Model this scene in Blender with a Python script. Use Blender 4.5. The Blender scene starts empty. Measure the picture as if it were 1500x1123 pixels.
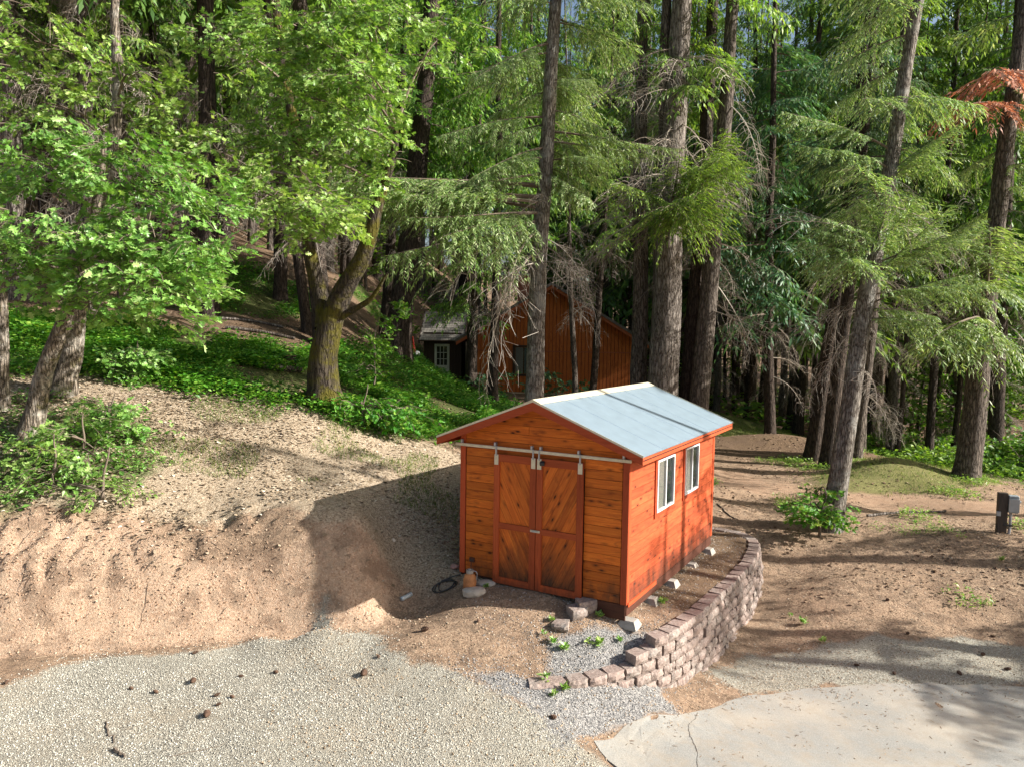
import bpy, bmesh, math, random
import numpy as np
from mathutils import Vector, Matrix

rng = np.random.default_rng(7)
random.seed(7)
scene = bpy.context.scene
col = scene.collection
TAU = 2 * math.pi

# ------------------------------------------------------------------ camera, sky, sun, exposure
F, PITCH, ROLL = 1113.96, 0.0690, 0.01475        # focal length in photo pixels, tilt down, roll
_fwd = np.array([0, math.cos(PITCH), -math.sin(PITCH)])
_u = np.array([0, math.sin(PITCH), math.cos(PITCH)])
_r = np.array([1., 0, 0])
RT = math.cos(ROLL) * _r + math.sin(ROLL) * _u
UP = -math.sin(ROLL) * _r + math.cos(ROLL) * _u
cam = bpy.data.objects.new('camera', bpy.data.cameras.new('camera'))
col.objects.link(cam)
cam.matrix_world = Matrix(((RT[0], UP[0], -_fwd[0], 0), (RT[1], UP[1], -_fwd[1], 0), (RT[2], UP[2], -_fwd[2], 0), (0, 0, 0, 1)))
cam.data.sensor_width = 36
cam.data.lens = F / 1500 * 36
cam.data.clip_start = 0.1
cam.data.clip_end = 1500
scene.camera = cam

SUN_AZ, SUN_EL = 100.0, 29.0
world = bpy.data.worlds.new('World')
scene.world = world
world.use_nodes = True
wn = world.node_tree
wn.nodes.clear()
sky = wn.nodes.new('ShaderNodeTexSky')
sky.sky_type = 'NISHITA'
sky.sun_disc = False
sky.sun_elevation = math.radians(SUN_EL)
sky.sun_rotation = math.radians(SUN_AZ)
sky.dust_density = 3.5
bg = wn.nodes.new('ShaderNodeBackground')
bg.inputs['Strength'].default_value = 0.078
wo = wn.nodes.new('ShaderNodeOutputWorld')
wn.links.new(sky.outputs[0], bg.inputs[0])
wn.links.new(bg.outputs[0], wo.inputs[0])

sun = bpy.data.objects.new('sun', bpy.data.lights.new('sun', 'SUN'))
col.objects.link(sun)
sun.data.energy = 5.0
sun.data.angle = math.radians(0.5)
sun.data.color = (1.0, 0.955, 0.88)
_a, _e = math.radians(SUN_AZ), math.radians(SUN_EL)
sdir = Vector((math.sin(_a) * math.cos(_e), math.cos(_a) * math.cos(_e), math.sin(_e)))
sun.rotation_euler = sdir.to_track_quat('Z', 'Y').to_euler()
scene.view_settings.view_transform = 'Standard'
scene.view_settings.look = 'None'
scene.view_settings.exposure = 1.14
scene.view_settings.gamma = 1.0
scene.view_settings.use_curve_mapping = False
scene.cycles.max_bounces = 8
scene.cycles.diffuse_bounces = 4
scene.cycles.transmission_bounces = 4


def at(px, py, Y):
    d = _fwd + RT * (px - 750) / F + UP * (561.5 - py) / F
    return d * (Y / d[1])


def at_z(px, py, z):
    d = _fwd + RT * (px - 750) / F + UP * (561.5 - py) / F
    return d * (z / d[2])


# ------------------------------------------------------------------ materials
def new_mat(name):
    m = bpy.data.materials.new(name)
    m.use_nodes = True
    nt = m.node_tree
    bs = nt.nodes['Principled BSDF']
    bs.inputs['Roughness'].default_value = 0.85
    bs.inputs['Specular IOR Level'].default_value = 0.25
    return m, nt, bs


def N(nt, t, **kw):
    n = nt.nodes.new(t)
    for k, v in kw.items():
        if k.startswith('i_'):
            key = k[2:]
            n.inputs[int(key) if key.isdigit() else key].default_value = v
        else:
            setattr(n, k, v)
    return n


def ramp(nt, fac, stops, interp='LINEAR'):
    r = nt.nodes.new('ShaderNodeValToRGB')
    el = r.color_ramp.elements
    while len(el) < len(stops):
        el.new(0.5)
    for e, (p, c) in zip(el, stops):
        e.position = p
        e.color = (*c, 1) if len(c) == 3 else (c[0], c[0], c[0], 1)
    r.color_ramp.interpolation = interp
    nt.links.new(fac, r.inputs[0])
    return r.outputs[0]


def mix(nt, fac, a, b, mode='MIX'):
    m = nt.nodes.new('ShaderNodeMix')
    m.data_type = 'RGBA'
    m.blend_type = mode
    for idx, v in ((0, fac), (6, a), (7, b)):
        if isinstance(v, (int, float)):
            m.inputs[idx].default_value = v
        elif isinstance(v, tuple):
            m.inputs[idx].default_value = (*v, 1)
        else:
            nt.links.new(v, m.inputs[idx])
    return m.outputs[2]


def mathn(nt, op, a, b=0.0, c=None, clamp=False):
    m = nt.nodes.new('ShaderNodeMath')
    m.operation = op
    m.use_clamp = clamp
    for idx, v in ((0, a), (1, b), (2, c)):
        if v is None:
            continue
        if isinstance(v, (int, float)):
            m.inputs[idx].default_value = v
        else:
            nt.links.new(v, m.inputs[idx])
    return m.outputs[0]


def noise(nt, vec, scale, detail=5, rough=0.6, dist=0.0):
    n = N(nt, 'ShaderNodeTexNoise', i_Scale=scale, i_Detail=detail, i_Roughness=rough, i_Distortion=dist)
    if vec is not None:
        nt.links.new(vec, n.inputs['Vector'])
    return n.outputs['Fac']


def mapping(nt, vec, scale=(1, 1, 1), loc=None):
    m = N(nt, 'ShaderNodeMapping')
    m.inputs['Scale'].default_value = scale
    nt.links.new(vec, m.inputs['Vector'])
    if loc is not None:
        nt.links.new(loc, m.inputs['Location'])
    return m.outputs[0]


def bump(nt, bs, h, strength=0.5, dist=0.02):
    b = N(nt, 'ShaderNodeBump', i_Strength=strength, i_Distance=dist)
    nt.links.new(h, b.inputs['Height'])
    nt.links.new(b.outputs[0], bs.inputs['Normal'])


def simple(name, color, rough=0.7, metal=0.0, var=0.25, nscale=8, bmp=0.2, spec=0.3):
    m, nt, bs = new_mat(name)
    tc = N(nt, 'ShaderNodeTexCoord')
    oi = N(nt, 'ShaderNodeObjectInfo')
    v = mapping(nt, tc.outputs['Object'])
    n = noise(nt, v, nscale, 6, 0.65)
    c1 = tuple(c * (1 - var) for c in color)
    c2 = tuple(min(1, c * (1 + var)) for c in color)
    c = ramp(nt, n, [(0.3, c1), (0.7, c2)])
    c = mix(nt, mathn(nt, 'MULTIPLY', oi.outputs['Random'], 0.25), c, c1)
    nt.links.new(c, bs.inputs['Base Color'])
    bs.inputs['Roughness'].default_value = rough
    bs.inputs['Metallic'].default_value = metal
    bs.inputs['Specular IOR Level'].default_value = spec
    n2 = noise(nt, v, nscale * 6, 4)
    bump(nt, bs, n2, bmp, 0.01)
    return m


def wood(name, light, mid, dark, knots=True, axis=0, grain=26, stain=None, rough=0.65):
    """stained timber: grain runs along the local axis given, knots, a tone of its own per board"""
    m, nt, bs = new_mat(name)
    tc = N(nt, 'ShaderNodeTexCoord')
    oi = N(nt, 'ShaderNodeObjectInfo')
    comb = N(nt, 'ShaderNodeCombineXYZ')
    r1 = mathn(nt, 'MULTIPLY', oi.outputs['Random'], 37.0)
    nt.links.new(r1, comb.inputs[0])
    nt.links.new(mathn(nt, 'MULTIPLY', oi.outputs['Random'], 91.0), comb.inputs[1])
    nt.links.new(mathn(nt, 'MULTIPLY', oi.outputs['Random'], 53.0), comb.inputs[2])
    sc = [grain] * 3
    sc[axis] = 1.6
    v = mapping(nt, tc.outputs['Object'], tuple(sc), comb.outputs[0])
    g = noise(nt, v, 1.0, 7, 0.65, 1.2)
    sc2 = [7.5] * 3
    sc2[axis] = 2.2
    v2 = mapping(nt, tc.outputs['Object'], tuple(sc2), comb.outputs[0])
    big = noise(nt, v2, 0.8, 4, 0.6, 1.5)
    c = ramp(nt, g, [(0.28, dark), (0.46, mid), (0.72, light)])
    c = mix(nt, ramp(nt, big, [(0.35, (0.0,)), (0.7, (0.75,))]), c, mid)
    c = mix(nt, ramp(nt, big, [(0.28, (0.5,)), (0.44, (0.0,))]), c, dark)
    tone = mathn(nt, 'MULTIPLY_ADD', oi.outputs['Random'], 0.5, 0.76)
    hs = N(nt, 'ShaderNodeHueSaturation')
    nt.links.new(tone, hs.inputs['Value'])
    nt.links.new(c, hs.inputs['Color'])
    c = hs.outputs[0]
    if knots:
        vk = mapping(nt, tc.outputs['Object'], tuple(4.2 if i == axis else 11.0 for i in range(3)), comb.outputs[0])
        vo = N(nt, 'ShaderNodeTexVoronoi', i_Scale=1.0)
        nt.links.new(vk, vo.inputs['Vector'])
        kd = ramp(nt, vo.outputs['Distance'], [(0.08, (1.0,)), (0.2, (0.35,)), (0.42, (0.0,))])
        pick = ramp(nt, vo.outputs['Color'], [(0.42, (0.0,)), (0.5, (1.0,))])
        c = mix(nt, mathn(nt, 'MULTIPLY', kd, pick), c, tuple(x * 0.22 for x in dark))
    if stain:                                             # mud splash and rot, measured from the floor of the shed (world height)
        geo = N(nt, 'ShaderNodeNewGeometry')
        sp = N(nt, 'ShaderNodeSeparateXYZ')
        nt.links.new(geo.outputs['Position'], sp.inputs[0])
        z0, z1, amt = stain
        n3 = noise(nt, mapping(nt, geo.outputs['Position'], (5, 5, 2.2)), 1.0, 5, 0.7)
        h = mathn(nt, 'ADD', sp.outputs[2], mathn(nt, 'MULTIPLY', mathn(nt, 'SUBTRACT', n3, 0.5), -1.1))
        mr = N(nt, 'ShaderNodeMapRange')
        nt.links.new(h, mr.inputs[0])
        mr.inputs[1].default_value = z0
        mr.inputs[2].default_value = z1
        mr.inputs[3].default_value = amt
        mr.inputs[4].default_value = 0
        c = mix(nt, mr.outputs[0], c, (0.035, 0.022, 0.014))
    nt.links.new(c, bs.inputs['Base Color'])
    bs.inputs['Roughness'].default_value = rough
    bump(nt, bs, g, 0.35, 0.004)
    return m


def bark_mat(name, ridge, furrow, moss=None, moss_amt=0.5, scale=9.0, patch=None):
    m, nt, bs = new_mat(name)
    tc = N(nt, 'ShaderNodeTexCoord')
    v = mapping(nt, tc.outputs['Object'], (scale * 1.5, scale * 1.5, scale * 0.26))
    vo = N(nt, 'ShaderNodeTexVoronoi', feature='DISTANCE_TO_EDGE', i_Scale=1.0)
    nz = N(nt, 'ShaderNodeTexNoise', i_Scale=1.6, i_Detail=4)
    nt.links.new(v, nz.inputs['Vector'])
    vv = mix(nt, 1.0, v, nz.outputs['Color'], 'ADD')
    nt.links.new(vv, vo.inputs['Vector'])
    d = vo.outputs['Distance']
    fine = noise(nt, mapping(nt, tc.outputs['Object'], (40, 40, 12)), 1.0, 6, 0.7)
    c = ramp(nt, mathn(nt, 'ADD', d, mathn(nt, 'MULTIPLY', mathn(nt, 'SUBTRACT', fine, 0.5), 0.35)), [(0.0, furrow), (0.30, ridge)])
    c = mix(nt, ramp(nt, fine, [(0.45, (0.0,)), (0.72, (0.6,))]), c, tuple(min(1, x * 1.7) for x in ridge))
    if patch:
        pn = noise(nt, tc.outputs['Object'], 2.2, 5, 0.7)
        c = mix(nt, ramp(nt, pn, [(0.5, (0.0,)), (0.6, (0.7,))]), c, patch)
    if moss:
        geo = N(nt, 'ShaderNodeNewGeometry')
        mn = noise(nt, tc.outputs['Object'], 1.7, 5, 0.7)
        c = mix(nt, ramp(nt, mn, [(0.62 - moss_amt * 0.3, (0.0,)), (0.72 - moss_amt * 0.25, (0.9,))]), c, moss)
    nt.links.new(c, bs.inputs['Base Color'])
    h = mathn(nt, 'ADD', ramp(nt, d, [(0.0, (0.0,)), (0.2, (1.0,))]), mathn(nt, 'MULTIPLY', fine, 0.5))
    bump(nt, bs, h, 1.0, 0.03)
    bs.inputs['Roughness'].default_value = 0.95
    return m


def leaf_mat(name, stops, trans=0.35, rough=0.5, spec=0.35, tcol=None):
    """foliage: colour varies from leaf to leaf, some light passes through"""
    m, nt, bs = new_mat(name)
    geo = N(nt, 'ShaderNodeNewGeometry')
    oi = N(nt, 'ShaderNodeObjectInfo')
    c = ramp(nt, geo.outputs['Random Per Island'], stops)
    big = noise(nt, geo.outputs['Position'], 0.55, 3, 0.6)
    hs = N(nt, 'ShaderNodeHueSaturation')
    nt.links.new(mathn(nt, 'MULTIPLY_ADD', big, 0.9, 0.55), hs.inputs['Value'])
    nt.links.new(mathn(nt, 'MULTIPLY_ADD', oi.outputs['Random'], 0.03, 0.485), hs.inputs['Hue'])
    nt.links.new(c, hs.inputs['Color'])
    c = hs.outputs[0]
    nt.links.new(c, bs.inputs['Base Color'])
    bs.inputs['Roughness'].default_value = rough
    bs.inputs['Specular IOR Level'].default_value = spec
    tr = N(nt, 'ShaderNodeBsdfTranslucent')
    tc2 = mix(nt, 1.0, c, tcol or (1.25, 1.3, 0.55), 'MULTIPLY')
    nt.links.new(tc2, tr.inputs['Color'])
    ms = N(nt, 'ShaderNodeMixShader')
    ms.inputs[0].default_value = trans
    nt.links.new(bs.outputs[0], ms.inputs[1])
    nt.links.new(tr.outputs[0], ms.inputs[2])
    nt.links.new(ms.outputs[0], nt.nodes['Material Output'].inputs['Surface'])
    return m


def speck_mat(name, stops, rough=0.9):
    m, nt, bs = new_mat(name)
    geo = N(nt, 'ShaderNodeNewGeometry')
    c = ramp(nt, geo.outputs['Random Per Island'], stops)
    nt.links.new(c, bs.inputs['Base Color'])
    bs.inputs['Roughness'].default_value = rough
    return m


M = {}
CEDAR = ((0.70, 0.215, 0.027), (0.49, 0.115, 0.012), (0.17, 0.030, 0.006))
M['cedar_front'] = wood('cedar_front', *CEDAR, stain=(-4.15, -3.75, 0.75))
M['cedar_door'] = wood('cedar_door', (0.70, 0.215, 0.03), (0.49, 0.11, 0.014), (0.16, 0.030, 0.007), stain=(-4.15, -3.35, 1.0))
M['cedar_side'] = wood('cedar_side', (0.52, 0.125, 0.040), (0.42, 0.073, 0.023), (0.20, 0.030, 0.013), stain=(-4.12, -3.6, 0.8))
M['red_trim'] = wood('red_trim', (0.44, 0.085, 0.028), (0.36, 0.060, 0.018), (0.23, 0.034, 0.010), knots=False)
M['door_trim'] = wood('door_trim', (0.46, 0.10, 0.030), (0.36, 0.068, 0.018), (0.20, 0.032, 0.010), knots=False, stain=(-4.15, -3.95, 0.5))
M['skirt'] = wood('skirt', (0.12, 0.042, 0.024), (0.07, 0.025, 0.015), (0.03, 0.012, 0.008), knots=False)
M['roof_metal'] = simple('roof_metal', (0.26, 0.335, 0.395), 0.42, 0.25, 0.12, 3, 0.05, 0.5)
M['cream_metal'] = simple('cream_metal', (0.62, 0.57, 0.43), 0.5, 0.2, 0.15, 10, 0.05)
M['white_vinyl'] = simple('white_vinyl', (0.66, 0.67, 0.68), 0.45, 0, 0.04, 5, 0.02)
M['dark_metal'] = simple('dark_metal', (0.05, 0.05, 0.05), 0.5, 0.4, 0.2)
M['steel'] = simple('steel', (0.42, 0.44, 0.46), 0.45, 0.5, 0.15)
M['concrete_grey'] = simple('concrete_grey', (0.36, 0.33, 0.29), 0.95, 0, 0.25, 9, 0.6)
M['curtain'] = simple('curtain', (0.62, 0.58, 0.50), 0.9, 0, 0.08, 6, 0.1)
M['shade_black'] = simple('interior_dark', (0.02, 0.02, 0.02), 0.9, 0, 0.1)  # near-black paint standing in for unlit space behind boards and panes
M['stone_block'] = None
m, nt, bs = new_mat('split_face_block')
tc = N(nt, 'ShaderNodeTexCoord'); oi = N(nt, 'ShaderNodeObjectInfo')
cx = N(nt, 'ShaderNodeCombineXYZ')
nt.links.new(mathn(nt, 'MULTIPLY', oi.outputs['Random'], 40), cx.inputs[0])
v = mapping(nt, tc.outputs['Object'], (1, 1, 1), cx.outputs[0])
n1 = noise(nt, v, 22, 7, 0.7); n0 = noise(nt, v, 5, 3)
c = ramp(nt, n1, [(0.3, (0.09, 0.068, 0.06)), (0.5, (0.27, 0.215, 0.185)), (0.72, (0.42, 0.365, 0.33))])
c = mix(nt, ramp(nt, oi.outputs['Random'], [(0.0, (0.0,)), (1.0, (0.5,))]), c, (0.33, 0.235, 0.20))
c = mix(nt, ramp(nt, n0, [(0.5, (0.0,)), (0.75, (0.45,))]), c, (0.33, 0.33, 0.30))
nt.links.new(c, bs.inputs['Base Color'])
bump(nt, bs, n1, 0.9, 0.02)
M['stone_block'] = m

m, nt, bs = new_mat('window_glass')
bs.inputs['Base Color'].default_value = (0.03, 0.04, 0.04, 1)
bs.inputs['Roughness'].default_value = 0.03
bs.inputs['Specular IOR Level'].default_value = 0.9
bs.inputs['Alpha'].default_value = 0.35
M['glass'] = m

M['bark_fir'] = bark_mat('bark_fir', (0.145, 0.12, 0.10), (0.035, 0.027, 0.021), scale=9)
M['bark_light'] = bark_mat('bark_light', (0.235, 0.205, 0.18), (0.055, 0.042, 0.033), scale=8)
M['bark_young'] = bark_mat('bark_young', (0.24, 0.215, 0.185), (0.07, 0.054, 0.043), scale=14, patch=(0.34, 0.33, 0.30))
M['bark_dark'] = bark_mat('bark_dark', (0.075, 0.056, 0.044), (0.02, 0.014, 0.011), scale=9)
M['bark_moss'] = bark_mat('bark_moss', (0.065, 0.052, 0.038), (0.018, 0.013, 0.01), moss=(0.085, 0.075, 0.008), moss_amt=0.6, scale=8)
M['bark_oak'] = bark_mat('bark_oak', (0.23, 0.19, 0.15), (0.05, 0.04, 0.03), moss=(0.13, 0.12, 0.02), moss_amt=0.25, scale=11, patch=(0.42, 0.39, 0.34))
M['dead_twig'] = speck_mat('dead_twig', [(0, (0.19, 0.15, 0.12)), (0.6, (0.33, 0.28, 0.23)), (1, (0.46, 0.42, 0.36))])
M['branch'] = speck_mat('branch_bark', [(0, (0.10, 0.075, 0.055)), (1, (0.20, 0.16, 0.125))])
M['fir_leaf'] = leaf_mat('fir_needles', [(0, (0.076, 0.170, 0.039)), (0.5, (0.164, 0.311, 0.055)), (0.85, (0.283, 0.451, 0.086)), (1, (0.435, 0.581, 0.151))], 0.32)
M['fir_leaf_grey'] = leaf_mat('fir_needles_pale', [(0, (0.109, 0.198, 0.061)), (0.5, (0.255, 0.357, 0.114)), (0.85, (0.400, 0.501, 0.228)), (1, (0.564, 0.600, 0.372))], 0.3)  # paler, greyer needle colours than the plain fir
M['fir_leaf_blue'] = leaf_mat('fir_needles_bluish', [(0, (0.038, 0.109, 0.051)), (0.5, (0.074, 0.172, 0.072)), (1, (0.168, 0.265, 0.114))], 0.25)
M['fir_leaf_rust'] = leaf_mat('fir_needles_dead', [(0, (0.30, 0.12, 0.07)), (0.5, (0.50, 0.23, 0.14)), (1, (0.60, 0.36, 0.24))], 0.3, tcol=(1.2, 0.8, 0.6))
M['fir_leaf_far'] = leaf_mat('fir_needles_far', [(0, (0.050, 0.112, 0.023)), (0.6, (0.109, 0.203, 0.037)), (1, (0.237, 0.365, 0.077))], 0.35)
M['oak_leaf'] = leaf_mat('oak_leaves', [(0, (0.109, 0.227, 0.045)), (0.5, (0.200, 0.365, 0.071)), (0.85, (0.293, 0.469, 0.116)), (1, (0.456, 0.582, 0.232))], 0.35, rough=0.38, spec=0.5)
M['oak_leaf_far'] = leaf_mat('oak_leaves_far', [(0, (0.060, 0.140, 0.021)), (0.5, (0.119, 0.240, 0.035)), (1, (0.264, 0.392, 0.070))], 0.42, rough=0.45)
M['cover_leaf'] = leaf_mat('undergrowth_leaves', [(0, (0.043, 0.152, 0.014)), (0.5, (0.101, 0.266, 0.024)), (0.85, (0.186, 0.354, 0.042)), (1, (0.316, 0.430, 0.072))], 0.3, rough=0.45)
M['grass'] = leaf_mat('grass_blades', [(0, (0.06, 0.13, 0.015)), (0.6, (0.13, 0.21, 0.03)), (1, (0.30, 0.29, 0.10))], 0.3)
M['gravel'] = speck_mat('gravel_stones', [(0, (0.20, 0.185, 0.155)), (0.3, (0.37, 0.35, 0.295)), (0.8, (0.52, 0.50, 0.43)), (1, (0.64, 0.62, 0.55))])
M['gravel_grey'] = speck_mat('grey_gravel_stones', [(0, (0.13, 0.13, 0.13)), (0.5, (0.29, 0.28, 0.27)), (1, (0.50, 0.48, 0.45))])
M['litter'] = speck_mat('dry_leaves', [(0, (0.13, 0.09, 0.055)), (0.35, (0.29, 0.215, 0.14)), (0.85, (0.44, 0.35, 0.25)), (1, (0.62, 0.53, 0.43))])
M['litter_dark'] = speck_mat('forest_litter', [(0, (0.09, 0.055, 0.035)), (0.6, (0.20, 0.13, 0.08)), (1, (0.38, 0.29, 0.2))])
M['clod'] = speck_mat('soil_clods', [(0, (0.24, 0.145, 0.09)), (0.6, (0.38, 0.265, 0.18)), (1, (0.54, 0.42, 0.31))])


# ------------------------------------------------------------------ mesh helpers
class Buf:
    def __init__(s):
        s.v, s.f, s.n = [], {}, 0

    def add(s, v, faces):
        v = np.asarray(v, float).reshape(-1, 3)
        f = np.asarray(faces, np.int64)
        s.v.append(v)
        s.f.setdefault(f.shape[1], []).append(f + s.n)
        s.n += len(v)

    def inst(s, tv, tfs, Ms, ts):
        """copies of one small mesh, merged: Ms (k,3,3), ts (k,3)"""
        k = len(ts)
        if k == 0:
            return
        v = np.einsum('kij,nj->kni', Ms, tv) + np.asarray(ts)[:, None, :]
        s.v.append(v.reshape(-1, 3))
        off = (np.arange(k) * len(tv))[:, None, None]
        for tf in tfs:
            s.f.setdefault(tf.shape[1], []).append((tf[None] + off).reshape(-1, tf.shape[1]) + s.n)
        s.n += k * len(tv)

    def mesh(s, name, mat, smooth=False):
        me = bpy.data.meshes.new(name)
        if s.n == 0:
            return me
        v = np.concatenate(s.v)
        loops, starts, tot = [], [], 0
        for k, fl in s.f.items():
            f = np.concatenate(fl)
            loops.append(f.ravel())
            starts.append(tot + np.arange(len(f)) * k)
            tot += f.size
        loops = np.concatenate(loops)
        starts = np.concatenate(starts)
        me.vertices.add(len(v))
        me.vertices.foreach_set('co', v.ravel().astype(np.float32))
        me.loops.add(len(loops))
        me.loops.foreach_set('vertex_index', loops.astype(np.int32))
        me.polygons.add(len(starts))
        me.polygons.foreach_set('loop_start', starts.astype(np.int32))
        me.update(calc_edges=True)
        me.polygons.foreach_set('use_smooth', np.full(len(starts), bool(smooth)))
        if mat:
            me.materials.append(mat)
        return me

    def obj(s, name, mat, parent=None, smooth=False, kind=None):
        return link(name, s.mesh(name, mat, smooth), parent, kind)


def link(name, data, parent=None, kind=None):
    o = bpy.data.objects.new(name, data)
    col.objects.link(o)
    if parent is not None:
        o.parent = parent
    if kind:
        o['kind'] = kind
    return o


def tag(o, label=None, cat=None, group=None, kind=None):
    for k, v in (('label', label), ('category', cat), ('group', group), ('kind', kind)):
        if v:
            o[k] = v
    return o


def thing(name, label, cat, loc=(0, 0, 0), rz=0.0, group=None):
    o = bpy.data.objects.new(name, None)
    col.objects.link(o)
    o.location = loc
    o.rotation_euler = (0, 0, rz)
    o.empty_display_size = 0.2
    return tag(o, label, cat, group)


BOXV = np.array([[x, y, z] for z in (-.5, .5) for y in (-.5, .5) for x in (-.5, .5)])
BOXF = np.array([[0, 2, 3, 1], [4, 5, 7, 6], [0, 1, 5, 4], [2, 6, 7, 3], [0, 4, 6, 2], [1, 3, 7, 5]])
_boxcache = {}


def box(name, size, loc, mat, parent=None, rot=(0, 0, 0), bevel=0.0, kind=None):
    key = (tuple(round(x, 3) for x in size), mat.name, bevel)
    if key not in _boxcache:
        b = Buf()
        if bevel:
            bm = bmesh.new()
            bmesh.ops.create_cube(bm, size=1)
            bmesh.ops.scale(bm, vec=size, verts=bm.verts)
            bmesh.ops.bevel(bm, geom=bm.edges[:], offset=bevel, segments=1, affect='EDGES')
            me = bpy.data.meshes.new(name)
            bm.to_mesh(me); bm.free()
            me.materials.append(mat)
        else:
            b.add(BOXV * np.array(size), BOXF)
            me = b.mesh(name, mat)
        _boxcache[key] = me
    o = link(name, _boxcache[key], parent, kind)
    o.location = loc
    o.rotation_euler = rot
    return o


def prism(name, poly, y0, y1, mat, parent, kind=None):
    """polygon in local x,z extruded from y0 to y1"""
    n = len(poly)
    v = [(x, y0, z) for x, z in poly] + [(x, y1, z) for x, z in poly]
    me = bpy.data.meshes.new(name)
    area = sum(poly[i][0] * poly[(i + 1) % n][1] - poly[(i + 1) % n][0] * poly[i][1] for i in range(n))
    f = [tuple(range(n)), tuple(range(2 * n - 1, n - 1, -1))] + [((i + 1) % n, i, n + i, n + (i + 1) % n) for i in range(n)]
    if area < 0:
        f = [tuple(reversed(q)) for q in f]
    me.from_pydata(v, [], f)
    me.materials.append(mat)
    return link(name, me, parent, kind)


def tube(buf, pts, rad, sides=6, cap=False, wob=0.0):
    pts = np.asarray(pts, float)
    rad = np.broadcast_to(np.asarray(rad, float), (len(pts),))
    tan = np.gradient(pts, axis=0)
    tan /= np.linalg.norm(tan, axis=1)[:, None] + 1e-9
    ref = np.array([0.0, 0, 1]) if abs(tan[0][2]) < 0.8 else np.array([1.0, 0, 0])
    a = np.cross(tan, ref)
    a /= np.linalg.norm(a, axis=1)[:, None] + 1e-9
    b = np.cross(tan, a)
    th = np.arange(sides) * TAU / sides
    rr = rad[:, None] * (1 + wob * rng.standard_normal((len(pts), sides)))
    v = pts[:, None] + rr[..., None] * (np.cos(th)[None, :, None] * a[:, None] + np.sin(th)[None, :, None] * b[:, None])
    k = np.arange(sides)
    i = np.arange(len(pts) - 1)[:, None] * sides
    f = np.stack([i + k, i + (k + 1) % sides, i + sides + (k + 1) % sides, i + sides + k], -1).reshape(-1, 4)
    buf.add(v.reshape(-1, 3), f)
    if cap:
        for e in (0, len(pts) - 1):
            c = pts[e][None]
            vv = np.concatenate([v[e], c])
            ff = np.array([[j, (j + 1) % sides, sides] for j in range(sides)])
            if e == 0:
                ff = ff[:, ::-1]
            buf.add(vv, ff)


def lathe(buf, prof, sides=16, center=(0, 0, 0)):
    prof = np.array(prof)
    th = np.arange(sides) * TAU / sides
    v = np.stack([prof[:, 0:1] * np.cos(th), prof[:, 0:1] * np.sin(th), np.repeat(prof[:, 1:2], sides, 1)], -1) + np.array(center)
    k = np.arange(sides)
    i = np.arange(len(prof) - 1)[:, None] * sides
    f = np.stack([i + k, i + (k + 1) % sides, i + sides + (k + 1) % sides, i + sides + k], -1).reshape(-1, 4)
    buf.add(v.reshape(-1, 3), f)


def bez(p0, p1, p2, n):
    t = np.linspace(0, 1, n)[:, None]
    return (1 - t) ** 2 * np.asarray(p0) + 2 * t * (1 - t) * np.asarray(p1) + t * t * np.asarray(p2)


def vnoise(x, y, seed=0):
    """smooth value noise on arrays"""
    x = np.asarray(x, float); y = np.asarray(y, float)
    xi, yi = np.floor(x).astype(np.int64), np.floor(y).astype(np.int64)
    xf, yf = x - xi, y - yi
    xf = xf * xf * (3 - 2 * xf); yf = yf * yf * (3 - 2 * yf)

    def h(a, b):
        n = (a * 374761393 + b * 668265263 + seed * 974634777) & 0x7fffffff
        n = ((n ^ (n >> 13)) * 1274126177) & 0x7fffffff
        return ((n ^ (n >> 16)) & 0xffff) / 65535.0
    return (h(xi, yi) * (1 - xf) + h(xi + 1, yi) * xf) * (1 - yf) + (h(xi, yi + 1) * (1 - xf) + h(xi + 1, yi + 1) * xf) * yf - 0.5


def rot_basis(x_axis, roll):
    """matrices whose first column is x_axis (k,3), rolled about it"""
    x = x_axis / (np.linalg.norm(x_axis, axis=1)[:, None] + 1e-9)
    up = np.tile(np.array([0, 0, 1.0]), (len(x), 1))
    up[np.abs(x[:, 2]) > 0.98] = (0, 1, 0)
    y = np.cross(up, x); y /= np.linalg.norm(y, axis=1)[:, None]
    z = np.cross(x, y)
    c, s = np.cos(roll)[:, None], np.sin(roll)[:, None]
    y2, z2 = c * y + s * z, -s * y + c * z
    return np.stack([x, y2, z2], -1)


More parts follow.
